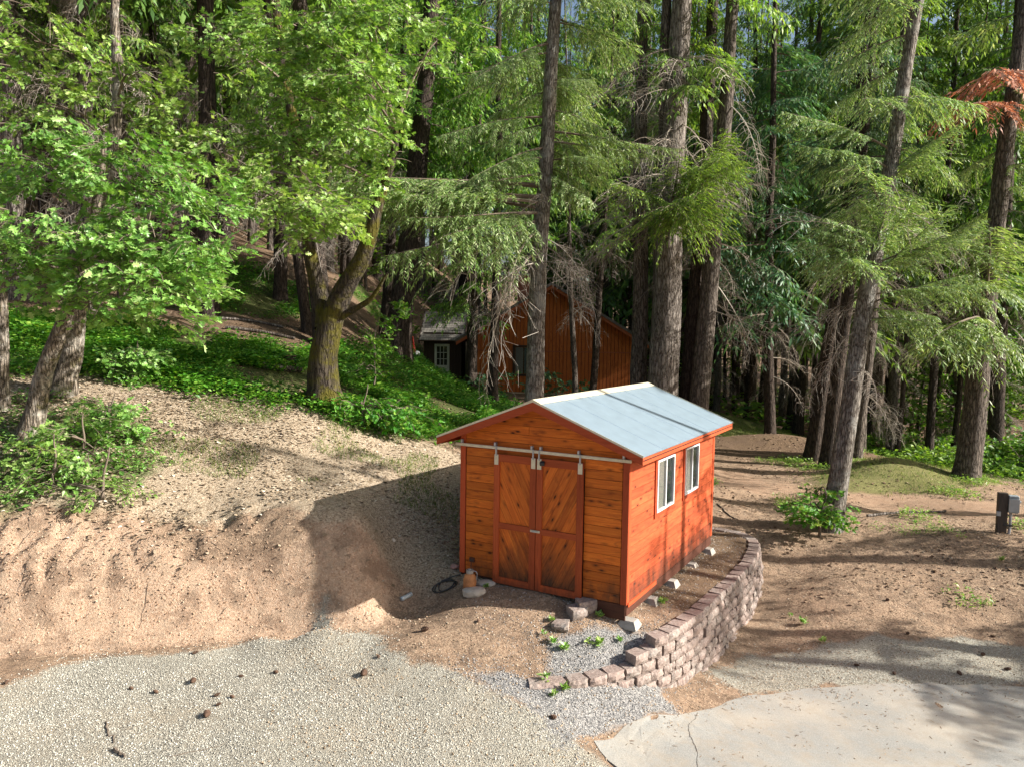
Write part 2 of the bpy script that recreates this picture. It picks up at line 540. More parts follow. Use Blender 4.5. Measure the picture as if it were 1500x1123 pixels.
# ------------------------------------------------------------------ terrain
OUT = [(-14, 4, -5.0), (-9, 6, -4.95), (-5, 6, -5.0), (0, 6, -5.1), (4, 6, -5.4), (8, 6, -5.6), (14, 6, -5.7), (-9, 9, -4.9), (-5.4, 8, -4.95),
       (0, 8.3, -5.0), (3, 8.8, -5.28), (6, 9, -5.5), (10, 9, -5.6), (1.3, 9.6, -5.12), (2.5, 10.4, -5.28), (4.9, 11.3, -5.45), (8.3, 11.6, -5.5),
       (-12, 9.6, -4.9), (-9, 10.0, -4.86), (-8, 10.3, -4.84), (-7, 10.2, -4.84), (-6, 10.3, -4.83), (-5, 10.4, -4.82), (-4, 10.9, -4.76), (-4, 10.2, -4.82), (-3.2, 11.2, -4.66), (-3, 10.4, -4.77), (-10.5, 10.4, -4.87), (-7, 9.3, -4.88), (-3, 9.5, -4.82), (-1.5, 9.5, -4.8), (0.4, 9.5, -4.86), (-1.5, 10.9, -4.52), (-0.3, 11.2, -4.42), (-0.5, 11.7, -4.3), (0.5, 11.0, -4.5),
       (-0.8, 12.6, -4.16), (0.5, 11.95, -4.16), (1.1, 11.6, -4.22), (0.5, 10.3, -4.68), (-2.2, 10.8, -4.62),
       # foot of the cut bank, its face, the leafy slope above it and the crest
       (-1.9, 12.1, -4.43), (-1.95, 12.9, -3.98),
       (-12, 14.5, -1.9), (-9.2, 14.5, -2.1), (-7.2, 14.5, -2.4), (-5.5, 14.5, -2.55), (-4, 14.5, -2.75), (-2.57, 13.6, -3.1), (-1.96, 14.63, -3.09),
       (-1.11, 16.12, -3.09), (-8.9, 16.8, -1.4), (-6.4, 16.5, -1.75), (-3.9, 16.1, -2.2), (-2.9, 16.8, -2.5), (-1.5, 17, -2.8),
       (-1.3, 13.3, -3.9), (-0.2, 15.2, -3.65), (-1.4, 12.8, -4.15), (1, 17.3, -3.65), (0.3, 16.2, -3.7), (0.6, 14.4, -4.15), (-0.4, 13.2, -4.15), (2.6, 14, -4.3),
       # undergrowth slope and the hill
       (-4.2, 17.5, -1.75), (-7.7, 19, -1.2), (-3.4, 20, -2.05), (-2.0, 20, -2.45), (-1, 22, -2.6), (0.2, 28, -2.9), (-7.5, 24, -0.3), (-10.6, 32, 2.4),
       (-10.3, 36, 3.3), (-6, 27, -0.4), (-4.4, 30, -1.1), (-7, 38, 1.7), (-4.3, 44, -2.4), (-6.2, 44, -1.3), (-11.8, 24, 0.2), (-10.7, 17, -1.2), (-17.5, 26, 1.2),
       (-14, 17, -0.9), (-20, 14, -1), (-25, 40, 9), (-20, 60, 12), (-40, 60, 22), (-10, 60, 5), (-5, 70, 1), (-40, 30, 12), (-30, 20, 3), (-30, 4, -4),
       (0, 42, -3.35), (7, 42, -3.45), (3, 36, -3.3), (0, 60, -2.5),
       # right hand side
       (-3.2, 35, -2.45), (-2.6, 30, -2.45), (-2.2, 26, -2.4), (-3.7, 40, -2.6), (-5.2, 38, -2.0), (12.5, 45, -4.85), (11, 32, -4.55), (9.3, 31, -4.45), (6.4, 22.8, -4.5), (9.7, 19.7, -4.5), (7.3, 17.6, -4.5), (10.4, 16.1, -4.5), (13.9, 23.3, -4.4), (12.2, 24.3, -4.25),
       (15.5, 25, -4.6), (20, 35, -6.3), (27, 50, -7), (12.5, 28.5, -4.4), (10.5, 27, -4.5), (6.5, 14.6, -4.9), (9.4, 14, -5.05), (8.9, 16, -4.68), (5.2, 12.6, -5.38), (8.4, 12.6, -5.4),
       (3, 18.3, -4.0), (5.2, 18.2, -4.5), (2, 22, -3.7), (0.5, 19.5, -3.2), (8, 27, -4.4), (5, 30, -4.1), (16, 16, -4.6), (16, 11, -5.3), (25, 12, -5.2), (25, 25, -5.5),
       # foot of the block wall
       (0.3, 9.85, -4.76), (0.85, 9.9, -4.84), (1.4, 10.1, -4.93), (1.95, 10.45, -5.04), (2.5, 10.85, -5.24), (3.1, 11.5, -5.32), (3.6, 12.2, -5.38), (4.2, 13, -5.38), (4.9, 14.2, -5.32),
       (5.5, 15.5, -5.1), (5.75, 16.4, -4.9), (5.4, 17.2, -4.65), (4.5, 17.5, -4.5), (2.5, 12.5, -5.2), (3.5, 14.5, -5.1), (4.0, 16, -4.8),
       (0, 100, -1), (40, 40, -8), (40, 90, -8), (15, 70, -5.2), (60, 150, -8), (-60, 100, 25), (0, 160, 5), (-10, 100, 10), (60, 10, -6), (-60, 10, 3), (0, -30, -5), (60, -30, -6), (-60, -30, -4), (-90, 180, 30), (100, 180, -5), (100, 60, -8)]
for _x in np.arange(-13, -2.3, 0.62):
    _f = lambda v: float(np.interp(_x, (-13, -9, -7.4, -6.2, -5.1, -4.2, -3.4, -2.8, -2.4), v))
    _yt, _zt = _f((10.9, 10.9, 10.95, 11.15, 11.35, 11.6, 11.7, 11.6, 11.55)), _f((-4.86, -4.82, -4.8, -4.77, -4.74, -4.7, -4.62, -4.55, -4.5))
    _zf, _d2, _zu = _f((-4.0, -4.0, -4.0, -3.95, -3.9, -3.6, -3.25, -3.4, -3.6)), _f((1.6, 1.6, 1.6, 1.6, 1.6, 1.4, 1.1, 1.1, 1.1)), _f((-3.0, -3.1, -3.2, -3.25, -3.3, -3.12, -2.97, -3.08, -3.28))
    OUT += [(_x, _yt - 0.45, _zt - 0.02), (_x, _yt, _zt), (_x, _yt + 0.3, (_zt + _zf) / 2), (_x, _yt + 0.6, _zf), (_x, _yt + _d2, _zu)]
INN = [(0.5, 11.9, -4.16), (1.1, 11.6, -4.24), (0.3, 10.15, -4.74), (0.5, 10.6, -4.62), (0.85, 10.25, -4.77), (1.4, 10.5, -4.76), (1.9, 10.9, -4.7), (2.3, 11.3, -4.52), (1.3, 11.1, -4.45), (1.9, 11.3, -4.42),
       (2.7, 11.9, -4.43), (2.4, 12.2, -4.36), (3.2, 12.7, -4.43), (4.2, 14.3, -4.43), (3.4, 14, -4.33), (4.9, 15.6, -4.43), (4.1, 15.3, -4.33), (5.1, 16.4, -4.43), (4.4, 16.9, -4.42), (3, 16.5, -4.25),
       (2, 14.5, -4.3), (3, 17.6, -4.1), (0, 12.5, -4.16), (1.5, 12.5, -4.28)]


def rbf_fit(P, c):
    P = np.array(P, float)
    D = np.sqrt(((P[:, None, :2] - P[None, :, :2]) ** 2).sum(-1) + c * c)
    n = len(P)
    A = np.zeros((n + 3, n + 3))
    A[:n, :n] = D + 0.02 * np.eye(n) * 0
    A[:n, n] = 1; A[:n, n + 1:] = P[:, :2]; A[n, :n] = 1; A[n + 1:, :n] = P[:, :2].T
    w = np.linalg.solve(A, np.concatenate([P[:, 2], np.zeros(3)]))
    return P, w, c


def rbf_eval(fit, x, y):
    P, w, c = fit
    sh = x.shape
    x, y = x.ravel(), y.ravel()
    out = np.empty(len(x))
    for i in range(0, len(x), 40000):
        xx, yy = x[i:i + 40000], y[i:i + 40000]
        D = np.sqrt((xx[:, None] - P[:, 0]) ** 2 + (yy[:, None] - P[:, 1]) ** 2 + c * c)
        out[i:i + 40000] = D @ w[:-3] + w[-3] + w[-2] * xx + w[-1] * yy
    return out.reshape(sh)


FIT_OUT, FIT_IN = rbf_fit(OUT, 0.35), rbf_fit(INN, 0.35)
WALL = np.array([(0.3, 10.0), (.85, 10.1), (1.4, 10.36), (1.95, 10.72), (2.4, 11.1), (2.9, 11.75), (3.35, 12.45), (3.9, 13.3), (4.5, 14.3), (5.05, 15.4), (5.3, 16.2), (5.15, 16.8), (4.6, 17.15), (3.9, 17.2)])
PLAT = np.concatenate([WALL + 0, [(2.0, 17.6), (-0.81, 12.72), (-0.2, 10.2)]])


def inside(poly, x, y):
    r = np.zeros(x.shape, bool)
    n = len(poly)
    for i in range(n):
        x1, y1 = poly[i]; x2, y2 = poly[(i + 1) % n]
        c = ((y1 > y) != (y2 > y)) & (x < (x2 - x1) * (y - y1) / (y2 - y1 + 1e-12) + x1)
        r ^= c
    return r


def seg_dist(poly, x, y, closed=True):
    d = np.full(x.shape, 1e9)
    n = len(poly)
    for i in range(n if closed else n - 1):
        a = np.array(poly[i]); b = np.array(poly[(i + 1) % n])
        ab = b - a
        t = np.clip(((x - a[0]) * ab[0] + (y - a[1]) * ab[1]) / (ab @ ab), 0, 1)
        d = np.minimum(d, np.hypot(x - a[0] - t * ab[0], y - a[1] - t * ab[1]))
    return d


def sdf(poly, x, y):
    d = seg_dist(poly, x, y)
    return np.where(inside(poly, x, y), d, -d)


def ss(a, b, x):
    t = np.clip((x - a) / (b - a), 0, 1)
    return t * t * (3 - 2 * t)


def cut_mask(x, y):
    """the broken face of the cut bank"""
    return ss(11.25, 11.85, y - 0.12 * (x + 5)) * (1 - ss(12.6, 14.0, y)) * (1 - 0.75 * ss(-4.2, -3.4, x)) * (1 - ss(-2.6, -1.7, x))


def height(x, y, detail=True):
    x = np.asarray(x, float); y = np.asarray(y, float)
    z = rbf_eval(FIT_OUT, x, y)
    near = (x > -2) & (x < 7) & (y > 9) & (y < 19)
    if near.any():
        xx, yy = x[near], y[near]
        zi = rbf_eval(FIT_IN, xx, yy)
        s = sdf(PLAT, xx, yy)
        wl = seg_dist(WALL, xx, yy, False)
        back = ss(0.0, 0.12, s)                       # sharp behind the wall
        soft = ss(-0.6, 0.6, s)                       # gentle on the open side
        k = np.where(wl < 0.7, back, soft)
        z[near] = z[near] * (1 - k) + zi * k
    if detail:
        yy = y
        far = ss(13, 40, y)
        z = z + 0.05 * vnoise(x * 0.9, y * 0.9, 1) * (0.25 + 1.5 * ss(12, 14, y)) * (1 - 0.0)
        z = z + 0.022 * vnoise(x * 3.1, y * 3.1, 2)
        z = z + (0.25 * far) * vnoise(x * 0.3, y * 0.3, 3)
        cm = cut_mask(x, y)
        xw = x + 0.5 * vnoise(x * 1.7 + 9, y * 2.3, 15); yw = y + 0.4 * vnoise(x * 1.9, y * 2.1 + 4, 16)
        z = z + cm * (0.05 + 0.14 * vnoise(x * 1.3, y * 1.6, 4) - 0.15 * np.abs(vnoise(xw * 2.6 + 3, yw * 1.9, 5)) + 0.13 * vnoise(xw * 5.3, yw * 5, 6) + 0.08 * vnoise(xw * 12, yw * 11, 7))
        ru = ss(14, 17, y) * (1 - ss(24, 28, y)) * ss(5, 7, x)
        z = z + ru * 0.16 * vnoise(x * 0.8, y * 1.6, 8)
        z = z + 0.55 * np.exp(-((x - 10.5) / 2.6) ** 2 - ((y - 29.5) / 2.0) ** 2) + 0.40 * np.exp(-((x - 12.4) / 1.7) ** 2 - ((y - 24) / 1.0) ** 2)
    return z


def h1(x, y):
    return float(height(np.array([x]), np.array([y]))[0])


def axis(a, b, fine0, fine1, step, grow):
    pts = list(np.arange(fine0, fine1, step))
    s, p = step, pts[-1]
    while p < b:
        s *= grow; p += s; pts.append(p)
    s, p = step, fine0
    while p > a:
        s *= grow; p -= s; pts.insert(0, p)
    return np.array(pts)


gx = axis(-160, 160, -9.0, 8.0, 0.08, 1.06)
gy = axis(-40, 300, 8.0, 17.0, 0.08, 1.05)
GX, GY = np.meshgrid(gx, gy)
GZ = height(GX, GY)


# zones of the ground (polygons traced on the ground plane, metres)
def ground_poly(pts):
    return [tuple(at_z(px, py, z)[:2]) for px, py, z in pts]


GRAVEL = ground_poly([(-500, 1000, -4.85), (0, 1000, -4.85), (130, 975, -4.85), (300, 958, -4.8), (400, 945, -4.75), (445, 930, -4.7), (475, 916, -4.7), (500, 945, -4.75), (540, 935, -4.7), (560, 965, -4.75), (600, 990, -4.8), (680, 1012, -4.85), (770, 1045, -4.9),
                      (880, 1085, -5.0), (900, 1123, -5.1), (950, 1400, -5.2), (-500, 1400, -5)])
GRAVEL2 = ground_poly([(1045, 985, -5.4), (1130, 955, -5.4), (1260, 945, -5.4), (1400, 950, -5.45), (1700, 965, -5.5), (1700, 1010, -5.55), (1200, 1012, -5.5), (1090, 1020, -5.4)])
GREYGR = ground_poly([(790, 985, -4.75), (800, 945, -4.6), (860, 925, -4.5), (900, 920, -4.42), (985, 915, -4.42), (965, 950, -4.5), (930, 965, -4.7), (860, 985, -4.75), (800, 1005, -4.75)])
GREYGR2 = ground_poly([(690, 1005, -4.85), (790, 1012, -4.9), (900, 1020, -5.1), (960, 1020, -5.2), (1000, 1050, -5.3), (880, 1070, -5.1), (830, 1100, -5.1), (800, 1060, -5)])
PAD = ground_poly([(868, 1090, -5.15), (930, 1062, -5.2), (1010, 1046, -5.3), (1090, 1022, -5.4), (1170, 1010, -5.45), (1300, 1004, -5.48), (1500, 1006, -5.5), (1800, 1030, -5.55), (1900, 1500, -5.6), (1000, 1500, -5.35), (905, 1130, -5.2)])
ROAD = [(5.2, 24), (6.0, 22.3), (8.5, 20.6), (11, 19.2), (14, 17.6), (20, 15), (20, 17), (14.5, 19.6), (11, 21.4), (8, 23.2), (6.5, 26)]
GREENS = [[(-16, 15.5), (-9.5, 17.4), (-6.4, 16.9), (-4, 16.6), (-2.6, 17.2), (-1.6, 17.8), (-1.7, 20), (0.5, 22), (0.6, 30), (-2, 40), (-4.2, 43), (-5.5, 36), (-5.6, 27), (-6.5, 23), (-9, 22.5), (-12, 22.5), (-18, 22)],
          [(-13, 25.5), (-9, 26), (-7.2, 28.5), (-7.5, 31.5), (-10.5, 32), (-14, 31)],
          [(-8, 36), (-4.8, 36), (-5, 46), (-9, 46)],
          [(15, 26.5), (18, 22), (24, 18), (40, 20), (40, 45), (17, 40)],
          [(-8.3, 12.7), (-7.0, 13.2), (-6.6, 14.3), (-8, 16), (-12, 16), (-12, 13)]]
GRASSES = [[(7, 33), (9, 32), (13, 33), (16, 30), (17, 45), (9, 47), (6, 42)], [(9.2, 21.6), (12.5, 21.2), (15.8, 23.6), (16.4, 26.5), (12, 27), (9.5, 24)], [(12, 16.4), (14, 14.2), (18, 13), (18, 15), (13, 17)]]


def zone(polys, x, y, soft):
    r = np.zeros(x.shape)
    for p in polys:
        r = np.maximum(r, ss(-soft, soft, sdf(p, x, y) + 0.5 * soft * vnoise(x * 2.0, y * 2.0, 11) * 2))
    return r


Z = {}
Z['gravel'] = zone([GRAVEL, GRAVEL2], GX, GY, 0.35)
Z['grey'] = zone([GREYGR, GREYGR2], GX, GY, 0.25)
Z['green'] = zone(GREENS, GX, GY, 0.7)
Z['grassy'] = zone(GRASSES, GX, GY, 0.9)
Z['cut'] = ss(10.8, 11.3, GY - 0.12 * (GX + 5)) * (1 - ss(11.7, 12.7, GY - 0.12 * (GX + 5) * (GX > -5) + 1.5 * vnoise(GX * .8, GY * .8, 77))) * (1 - ss(-2.3, -1.6, GX))
Z['cut'] = np.maximum(Z['cut'], 0.8 * ss(0.9, 0.2, np.hypot((GX + 2.0) / 1.2, (GY - 19.8) / 0.7)))
leafy = ss(12.1, 13.0, GY + 0.8 * vnoise(GX, GY * 1.3, 78)) * (1 - ss(17, 18, GY)) * (1 - ss(0.5, 1.2, GX)) * ss(-25, -12, GX)
Z['leafy'] = np.clip(leafy, 0, 1)
forest = np.clip(ss(23, 30, GY) + ss(17.5, 19, GY) * (1 - ss(1, 5, GX)), 0, 1) * (1 - zone([ROAD], GX, GY, 0.5))
Z['forest'] = forest
Z['road'] = zone([ROAD], GX, GY, 0.6)
Z['forest'] = np.maximum(Z['forest'], 0.75 * ss(0.0, 0.2, sdf(PLAT, GX, GY)) * ss(12.0, 12.8, GY + 0.5 * GX - 0.9))

ter = Buf()
ny, nx = GX.shape
idx = np.arange(ny * nx).reshape(ny, nx)
ter.add(np.stack([GX, GY, GZ], -1).reshape(-1, 3), np.stack([idx[:-1, :-1], idx[:-1, 1:], idx[1:, 1:], idx[1:, :-1]], -1).reshape(-1, 4))

m, nt, bs = new_mat('ground_earth')
geo = N(nt, 'ShaderNodeNewGeometry')
P_ = geo.outputs['Position']


def attr(nt, name):
    return N(nt, 'ShaderNodeAttribute', attribute_name=name).outputs['Fac']


nA = noise(nt, P_, 0.7, 6, 0.65)
nB = noise(nt, P_, 5, 6, 0.7)
nC = noise(nt, P_, 28, 5, 0.75)
nD = noise(nt, P_, 75, 3, 0.7)


def broken(name, lo=0.35, hi=0.62, amp=0.7):
    a = attr(nt, name)
    s = mathn(nt, 'ADD', a, mathn(nt, 'MULTIPLY', mathn(nt, 'SUBTRACT', nB, 0.5), amp))
    return ramp(nt, s, [(lo, (0.0,)), (hi, (1.0,))])


dirt = ramp(nt, nC, [(0.36, (0.10, 0.07, 0.048)), (0.48, (0.33, 0.228, 0.152)), (0.64, (0.53, 0.40, 0.285))])
dirt = mix(nt, ramp(nt, nA, [(0.35, (0.0,)), (0.65, (0.7,))]), dirt, (0.345, 0.232, 0.155))
dirt = mix(nt, ramp(nt, nB, [(0.49, (0.0,)), (0.60, (0.65,))]), dirt, (0.17, 0.125, 0.09))
red = ramp(nt, nC, [(0.32, (0.27, 0.155, 0.095)), (0.46, (0.50, 0.335, 0.225)), (0.66, (0.62, 0.47, 0.35))])
red = mix(nt, ramp(nt, nB, [(0.47, (0.0,)), (0.60, (0.75,))]), red, (0.42, 0.31, 0.22))
c = mix(nt, mathn(nt, 'MULTIPLY', broken('cut'), 0.9), dirt, red)
leafc = ramp(nt, nC, [(0.36, (0.12, 0.09, 0.06)), (0.47, (0.36, 0.28, 0.195)), (0.62, (0.58, 0.49, 0.37))])
c = mix(nt, mathn(nt, 'MULTIPLY', broken('leafy'), 0.8), c, leafc)
fl = ramp(nt, nC, [(0.3, (0.055, 0.035, 0.02)), (0.55, (0.16, 0.105, 0.065)), (0.75, (0.33, 0.25, 0.18))])
c = mix(nt, mathn(nt, 'MULTIPLY', broken('forest'), 0.9), c, fl)
c = mix(nt, mathn(nt, 'MULTIPLY', ramp(nt, noise(nt, P_, 1.6, 6, 0.7), [(0.50, (0.0,)), (0.60, (0.6,))]), mathn(nt, 'SUBTRACT', 1.0, attr(nt, 'leafy'))), c, (0.16, 0.108, 0.075))
c = mix(nt, mathn(nt, 'MULTIPLY', broken('road'), 0.8), c, ramp(nt, nB, [(0.3, (0.34, 0.21, 0.135)), (0.7, (0.47, 0.33, 0.23))]))
gr = ramp(nt, nC, [(0.3, (0.03, 0.055, 0.012)), (0.7, (0.09, 0.14, 0.03))])
c = mix(nt, mathn(nt, 'MULTIPLY', broken('green', 0.4, 0.7), 0.75), c, gr)
ga = ramp(nt, nC, [(0.3, (0.09, 0.12, 0.03)), (0.7, (0.24, 0.25, 0.08))])
c = mix(nt, mathn(nt, 'MULTIPLY', broken('grassy', 0.4, 0.75, 1.0), 0.75), c, ga)
vo = N(nt, 'ShaderNodeTexVoronoi', i_Scale=58.0)
nt.links.new(P_, vo.inputs['Vector'])
sep = N(nt, 'ShaderNodeSeparateColor')
nt.links.new(vo.outputs['Color'], sep.inputs[0])
gv = ramp(nt, sep.outputs[0], [(0.0, (0.25, 0.23, 0.19)), (0.4, (0.42, 0.395, 0.33)), (1.0, (0.56, 0.54, 0.46))])
gv = mix(nt, ramp(nt, vo.outputs['Distance'], [(0.3, (0.0,)), (0.66, (0.55,))]), gv, (0.22, 0.195, 0.15))
gv = mix(nt, ramp(nt, nA, [(0.5, (0.0,)), (0.7, (0.35,))]), gv, (0.50, 0.40, 0.28))
c = mix(nt, broken('gravel', 0.38, 0.6, 0.8), c, gv)
gg = ramp(nt, sep.outputs[0], [(0.0, (0.12, 0.12, 0.115)), (0.5, (0.28, 0.27, 0.26)), (1.0, (0.46, 0.44, 0.41))])
c = mix(nt, broken('grey', 0.4, 0.7, 0.9), c, gg)
hs = N(nt, 'ShaderNodeHueSaturation')
nt.links.new(mathn(nt, 'MULTIPLY_ADD', nD, 1.5, 0.25), hs.inputs['Value'])
nt.links.new(c, hs.inputs['Color'])
nt.links.new(hs.outputs[0], bs.inputs['Base Color'])
bs.inputs['Roughness'].default_value = 0.95
bs.inputs['Specular IOR Level'].default_value = 0.1
hh = mathn(nt, 'ADD', mathn(nt, 'MULTIPLY', nC, 1.0), mathn(nt, 'MULTIPLY', nD, 0.4))
hh = mathn(nt, 'SUBTRACT', hh, mathn(nt, 'MULTIPLY', attr(nt, 'gravel'), mathn(nt, 'MULTIPLY', vo.outputs['Distance'], 0.7)))
bump(nt, bs, hh, 1.0, 0.035)
M['ground'] = m
ground = ter.obj('ground', M['ground'], smooth=True, kind='structure')
for k, a in Z.items():
    at_ = ground.data.attributes.new(k, 'FLOAT', 'POINT')
    at_.data.foreach_set('value', a.ravel().astype(np.float32))

# ------------------------------------------------------------------ concrete pad at the lower right
m, nt, bs = new_mat('pad_concrete')
geo = N(nt, 'ShaderNodeNewGeometry')
P_ = geo.outputs['Position']
a_, b_ = noise(nt, P_, 0.9, 5), noise(nt, P_, 60, 5, 0.7)
c = ramp(nt, b_, [(0.3, (0.20, 0.197, 0.18)), (0.68, (0.34, 0.332, 0.305))])
c = mix(nt, ramp(nt, a_, [(0.45, (0.0,)), (0.7, (0.5,))]), c, (0.47, 0.40, 0.31))
c = mix(nt, ramp(nt, noise(nt, P_, 38, 5, 0.85), [(0.58, (0.0,)), (0.66, (0.7,))]), c, (0.22, 0.19, 0.15))
nt.links.new(c, bs.inputs['Base Color'])
dp = noise(nt, P_, 3.0, 6, 0.75)
c = mix(nt, ramp(nt, dp, [(0.47, (0.0,)), (0.66, (0.55,))]), c, (0.30, 0.25, 0.19))
nt.links.new(c, bs.inputs['Base Color'])
bump(nt, bs, b_, 0.4, 0.01)
M['pad'] = m


def drape(name, poly, lift, mat, kind, step=0.16, parent=None, skirt=0.06):
    poly = np.array(poly)
    fine = []
    for i in range(len(poly)):
        a, b = poly[i], poly[(i + 1) % len(poly)]
        n = max(1, int(np.hypot(*(b - a)) / step))
        for k in range(n):
            p = a + (b - a) * k / n
            fine.append(p + 0.10 * np.array([vnoise(p[0] * 3, p[1] * 3, 21), vnoise(p[0] * 3, p[1] * 3, 22)]))
    bm = bmesh.new()
    vs = [bm.verts.new((p[0], p[1], 0)) for p in fine]
    bm.faces.new(vs)
    bmesh.ops.triangulate(bm, faces=bm.faces[:])
    for c0, c1, ax in ((poly[:, 0].min(), poly[:, 0].max(), 0), (poly[:, 1].min(), poly[:, 1].max(), 1)):
        for t in np.arange(c0 + 0.3, c1, 0.35):
            co = (t, 0, 0) if ax == 0 else (0, t, 0)
            no = (1, 0, 0) if ax == 0 else (0, 1, 0)
            bmesh.ops.bisect_plane(bm, geom=bm.verts[:] + bm.edges[:] + bm.faces[:], plane_co=co, plane_no=no)
    P = np.array([v.co[:] for v in bm.verts])
    zz = height(P[:, 0], P[:, 1], False) + lift
    for v, z in zip(bm.verts, zz):
        v.co.z = z
    bmesh.ops.recalc_face_normals(bm, faces=bm.faces[:])
    if sum(f.normal.z for f in bm.faces) < 0:
        bmesh.ops.reverse_faces(bm, faces=bm.faces[:])
    be = [e for e in bm.edges if e.is_boundary]
    r = bmesh.ops.extrude_edge_only(bm, edges=be)
    for g in r['geom']:
        if isinstance(g, bmesh.types.BMVert):
            g.co.z -= skirt
    me = bpy.data.meshes.new(name)
    bm.to_mesh(me); bm.free()
    me.materials.append(mat)
    return link(name, me, parent, kind)


pad = drape('concrete_pad', PAD, 0.012, M['pad'], 'structure')
cb = Buf()
cp = [at_z(*p)[:2] for p in [(1022, 1040, -5.28), (1016, 1060, -5.28), (1018, 1078, -5.28), (1026, 1095, -5.28), (1031, 1123, -5.28), (1040, 1200, -5.28)]]
cp = np.array(cp); tt = np.linspace(0, len(cp) - 1, 70)
cc = np.stack([np.interp(tt, np.arange(len(cp)), cp[:, k]) for k in (0, 1)], -1) + 0.02 * rng.standard_normal((70, 2)).cumsum(0) * 0.35
zc = height(cc[:, 0], cc[:, 1], False) + 0.0165
w_ = 0.002 + 0.003 * rng.random(70)
vv = np.concatenate([np.column_stack([cc[:, 0] - w_, cc[:, 1], zc]), np.column_stack([cc[:, 0] + w_, cc[:, 1], zc])])
k = np.arange(69)
cb.add(vv, np.stack([k, k + 70, k + 71, k + 1], -1))
cb.obj('pad_crack', simple('crack_dark', (0.07, 0.06, 0.05)), pad)

# ------------------------------------------------------------------ the red cedar shed
YAW = 0.5218
SO = np.array([1.7618, 11.2354, -4.0977])
SX = np.array([math.cos(YAW), -math.sin(YAW), 0]); SY = np.array([math.sin(YAW), math.cos(YAW), 0])
W, L, EAVE, RISE, OF, OS, OB = 2.97, 4.69, 2.45, 0.574, 0.30, 0.325, 0.18
SL = RISE / (W / 2)


def sw(x, y, z):
    return SO + SX * x + SY * y + np.array([0, 0, z])


shed = thing('shed', 'orange cedar garden shed with pale metal roof and double sliding doors', 'shed', tuple(SO), -YAW)
ROW = 0.1437
zroof = lambda x: EAVE - 0.035 + SL * min(-x, W + x)
core = Buf()
core.add(np.array([[x, y, z] for y in (0.03, L - 0.03) for x, z in ((-0.03, -0.02), (-W + 0.03, -0.02), (-W + 0.03, EAVE - 0.05), (-W / 2, EAVE + RISE - 0.06), (-0.03, EAVE - 0.05))]),
         [[0, 1, 2, 4], [5, 9, 7, 6]])
core.add(np.array([[x, y, z] for y in (0.03, L - 0.03) for x, z in ((-0.03, EAVE - 0.05), (-W + 0.03, EAVE - 0.05), (-W / 2, EAVE + RISE - 0.06))]), [[0, 1, 2], [3, 5, 4]])
core.add(np.array([[x, y, z] for x in (-0.03, -W + 0.03) for y, z in ((0.03, -0.02), (L - 0.03, -0.02), (L - 0.03, EAVE - 0.05), (0.03, EAVE - 0.05))]), [[0, 1, 2, 3], [4, 7, 6, 5]])
core.obj('light_block_core', M['shade_black'], shed)  # black inner shell, added to block light behind the siding boards


def board_x(x0, x1, z, mat='cedar_front', y=0.0, sgn=-1, par=shed, h=ROW):
    o = box('siding_board', (round(x1 - x0, 3), 0.022, h - 0.005), ((x0 + x1) / 2, y + sgn * 0.004, z + h / 2), M[mat], par, rot=(sgn * -0.035, 0, 0))
    return o


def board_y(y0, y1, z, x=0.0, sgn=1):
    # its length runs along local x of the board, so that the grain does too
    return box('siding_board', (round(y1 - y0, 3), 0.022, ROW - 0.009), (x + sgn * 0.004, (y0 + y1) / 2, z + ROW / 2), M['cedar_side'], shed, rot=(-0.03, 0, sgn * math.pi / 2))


for i in range(15):
    z = 0.0 + i * ROW
    for a, b in ((-W + 0.09, -2.315), (-0.70, -0.09)):
        board_x(a, b, z)
for i in range(15, 21):                                       # the gable above the track
    zb, zt = i * ROW, (i + 1) * ROW - 0.005
    xa = lambda zz: max(0.03, (zz - EAVE + 0.035) / SL + 0.02)
    a, b = xa(zb), xa(min(zt, EAVE + RISE - 0.05))
    zt = min(zt, EAVE + RISE - 0.05)
    if W - 2 * a < 0.15:
        continue
    b = min(b, W / 2 - 0.01)
    if i == 17 or i == 15:
        prism('siding_board', [(-W + a, zb), (-1.7, zb), (-1.7, zt), (-W + b, zt)], -0.012, 0.01, M['cedar_front'], shed)
        prism('siding_board', [(-1.695, zb), (-a, zb), (-b, zt), (-1.695, zt)], -0.013, 0.01, M['cedar_front'], shed)
    else:
        prism('siding_board', [(-W + a, zb), (-a, zb), (-b, zt), (-W + b, zt)], -0.013, 0.01, M['cedar_front'], shed)
WIN = [(1.19, 2.06, 1.17, 2.03), (2.70, 3.52, 1.19, 2.04)]
for i in range(17):
    z = i * ROW
    if z + ROW > EAVE - 0.0:
        break
    cuts = [0.09]
    for a, b, z0, z1 in WIN:
        if z < z1 and z + ROW > z0:
            cuts += [a - 0.02, b + 0.02]
    cuts.append(L - 0.09)
    for a, b in zip(cuts[::2], cuts[1::2]):
        if b - a > 2.6:
            j = a + (b - a) * (0.38 + 0.27 * ((i * 7) % 3) / 2)
            board_y(a, j - 0.002, z); board_y(j + 0.002, b, z)
        else:
            board_y(a, b, z)
for i in range(16):                                           # back and far side
    z = i * ROW
    box('siding_board', (W - 0.18, 0.022, ROW - 0.005), (-W / 2, L + 0.004, z + ROW / 2), M['cedar_front'], shed, rot=(0.05, 0, 0))
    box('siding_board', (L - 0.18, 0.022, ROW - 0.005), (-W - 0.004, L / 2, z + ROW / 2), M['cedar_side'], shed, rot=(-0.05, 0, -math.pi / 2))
prism('back_gable', [(-W + .03, EAVE - .15), (-.03, EAVE - .15), (-.03, EAVE - .06), (-W / 2, EAVE + RISE - 0.06), (-W + .03, EAVE - .06)], L - 0.01, L + 0.012, M['cedar_front'], shed)
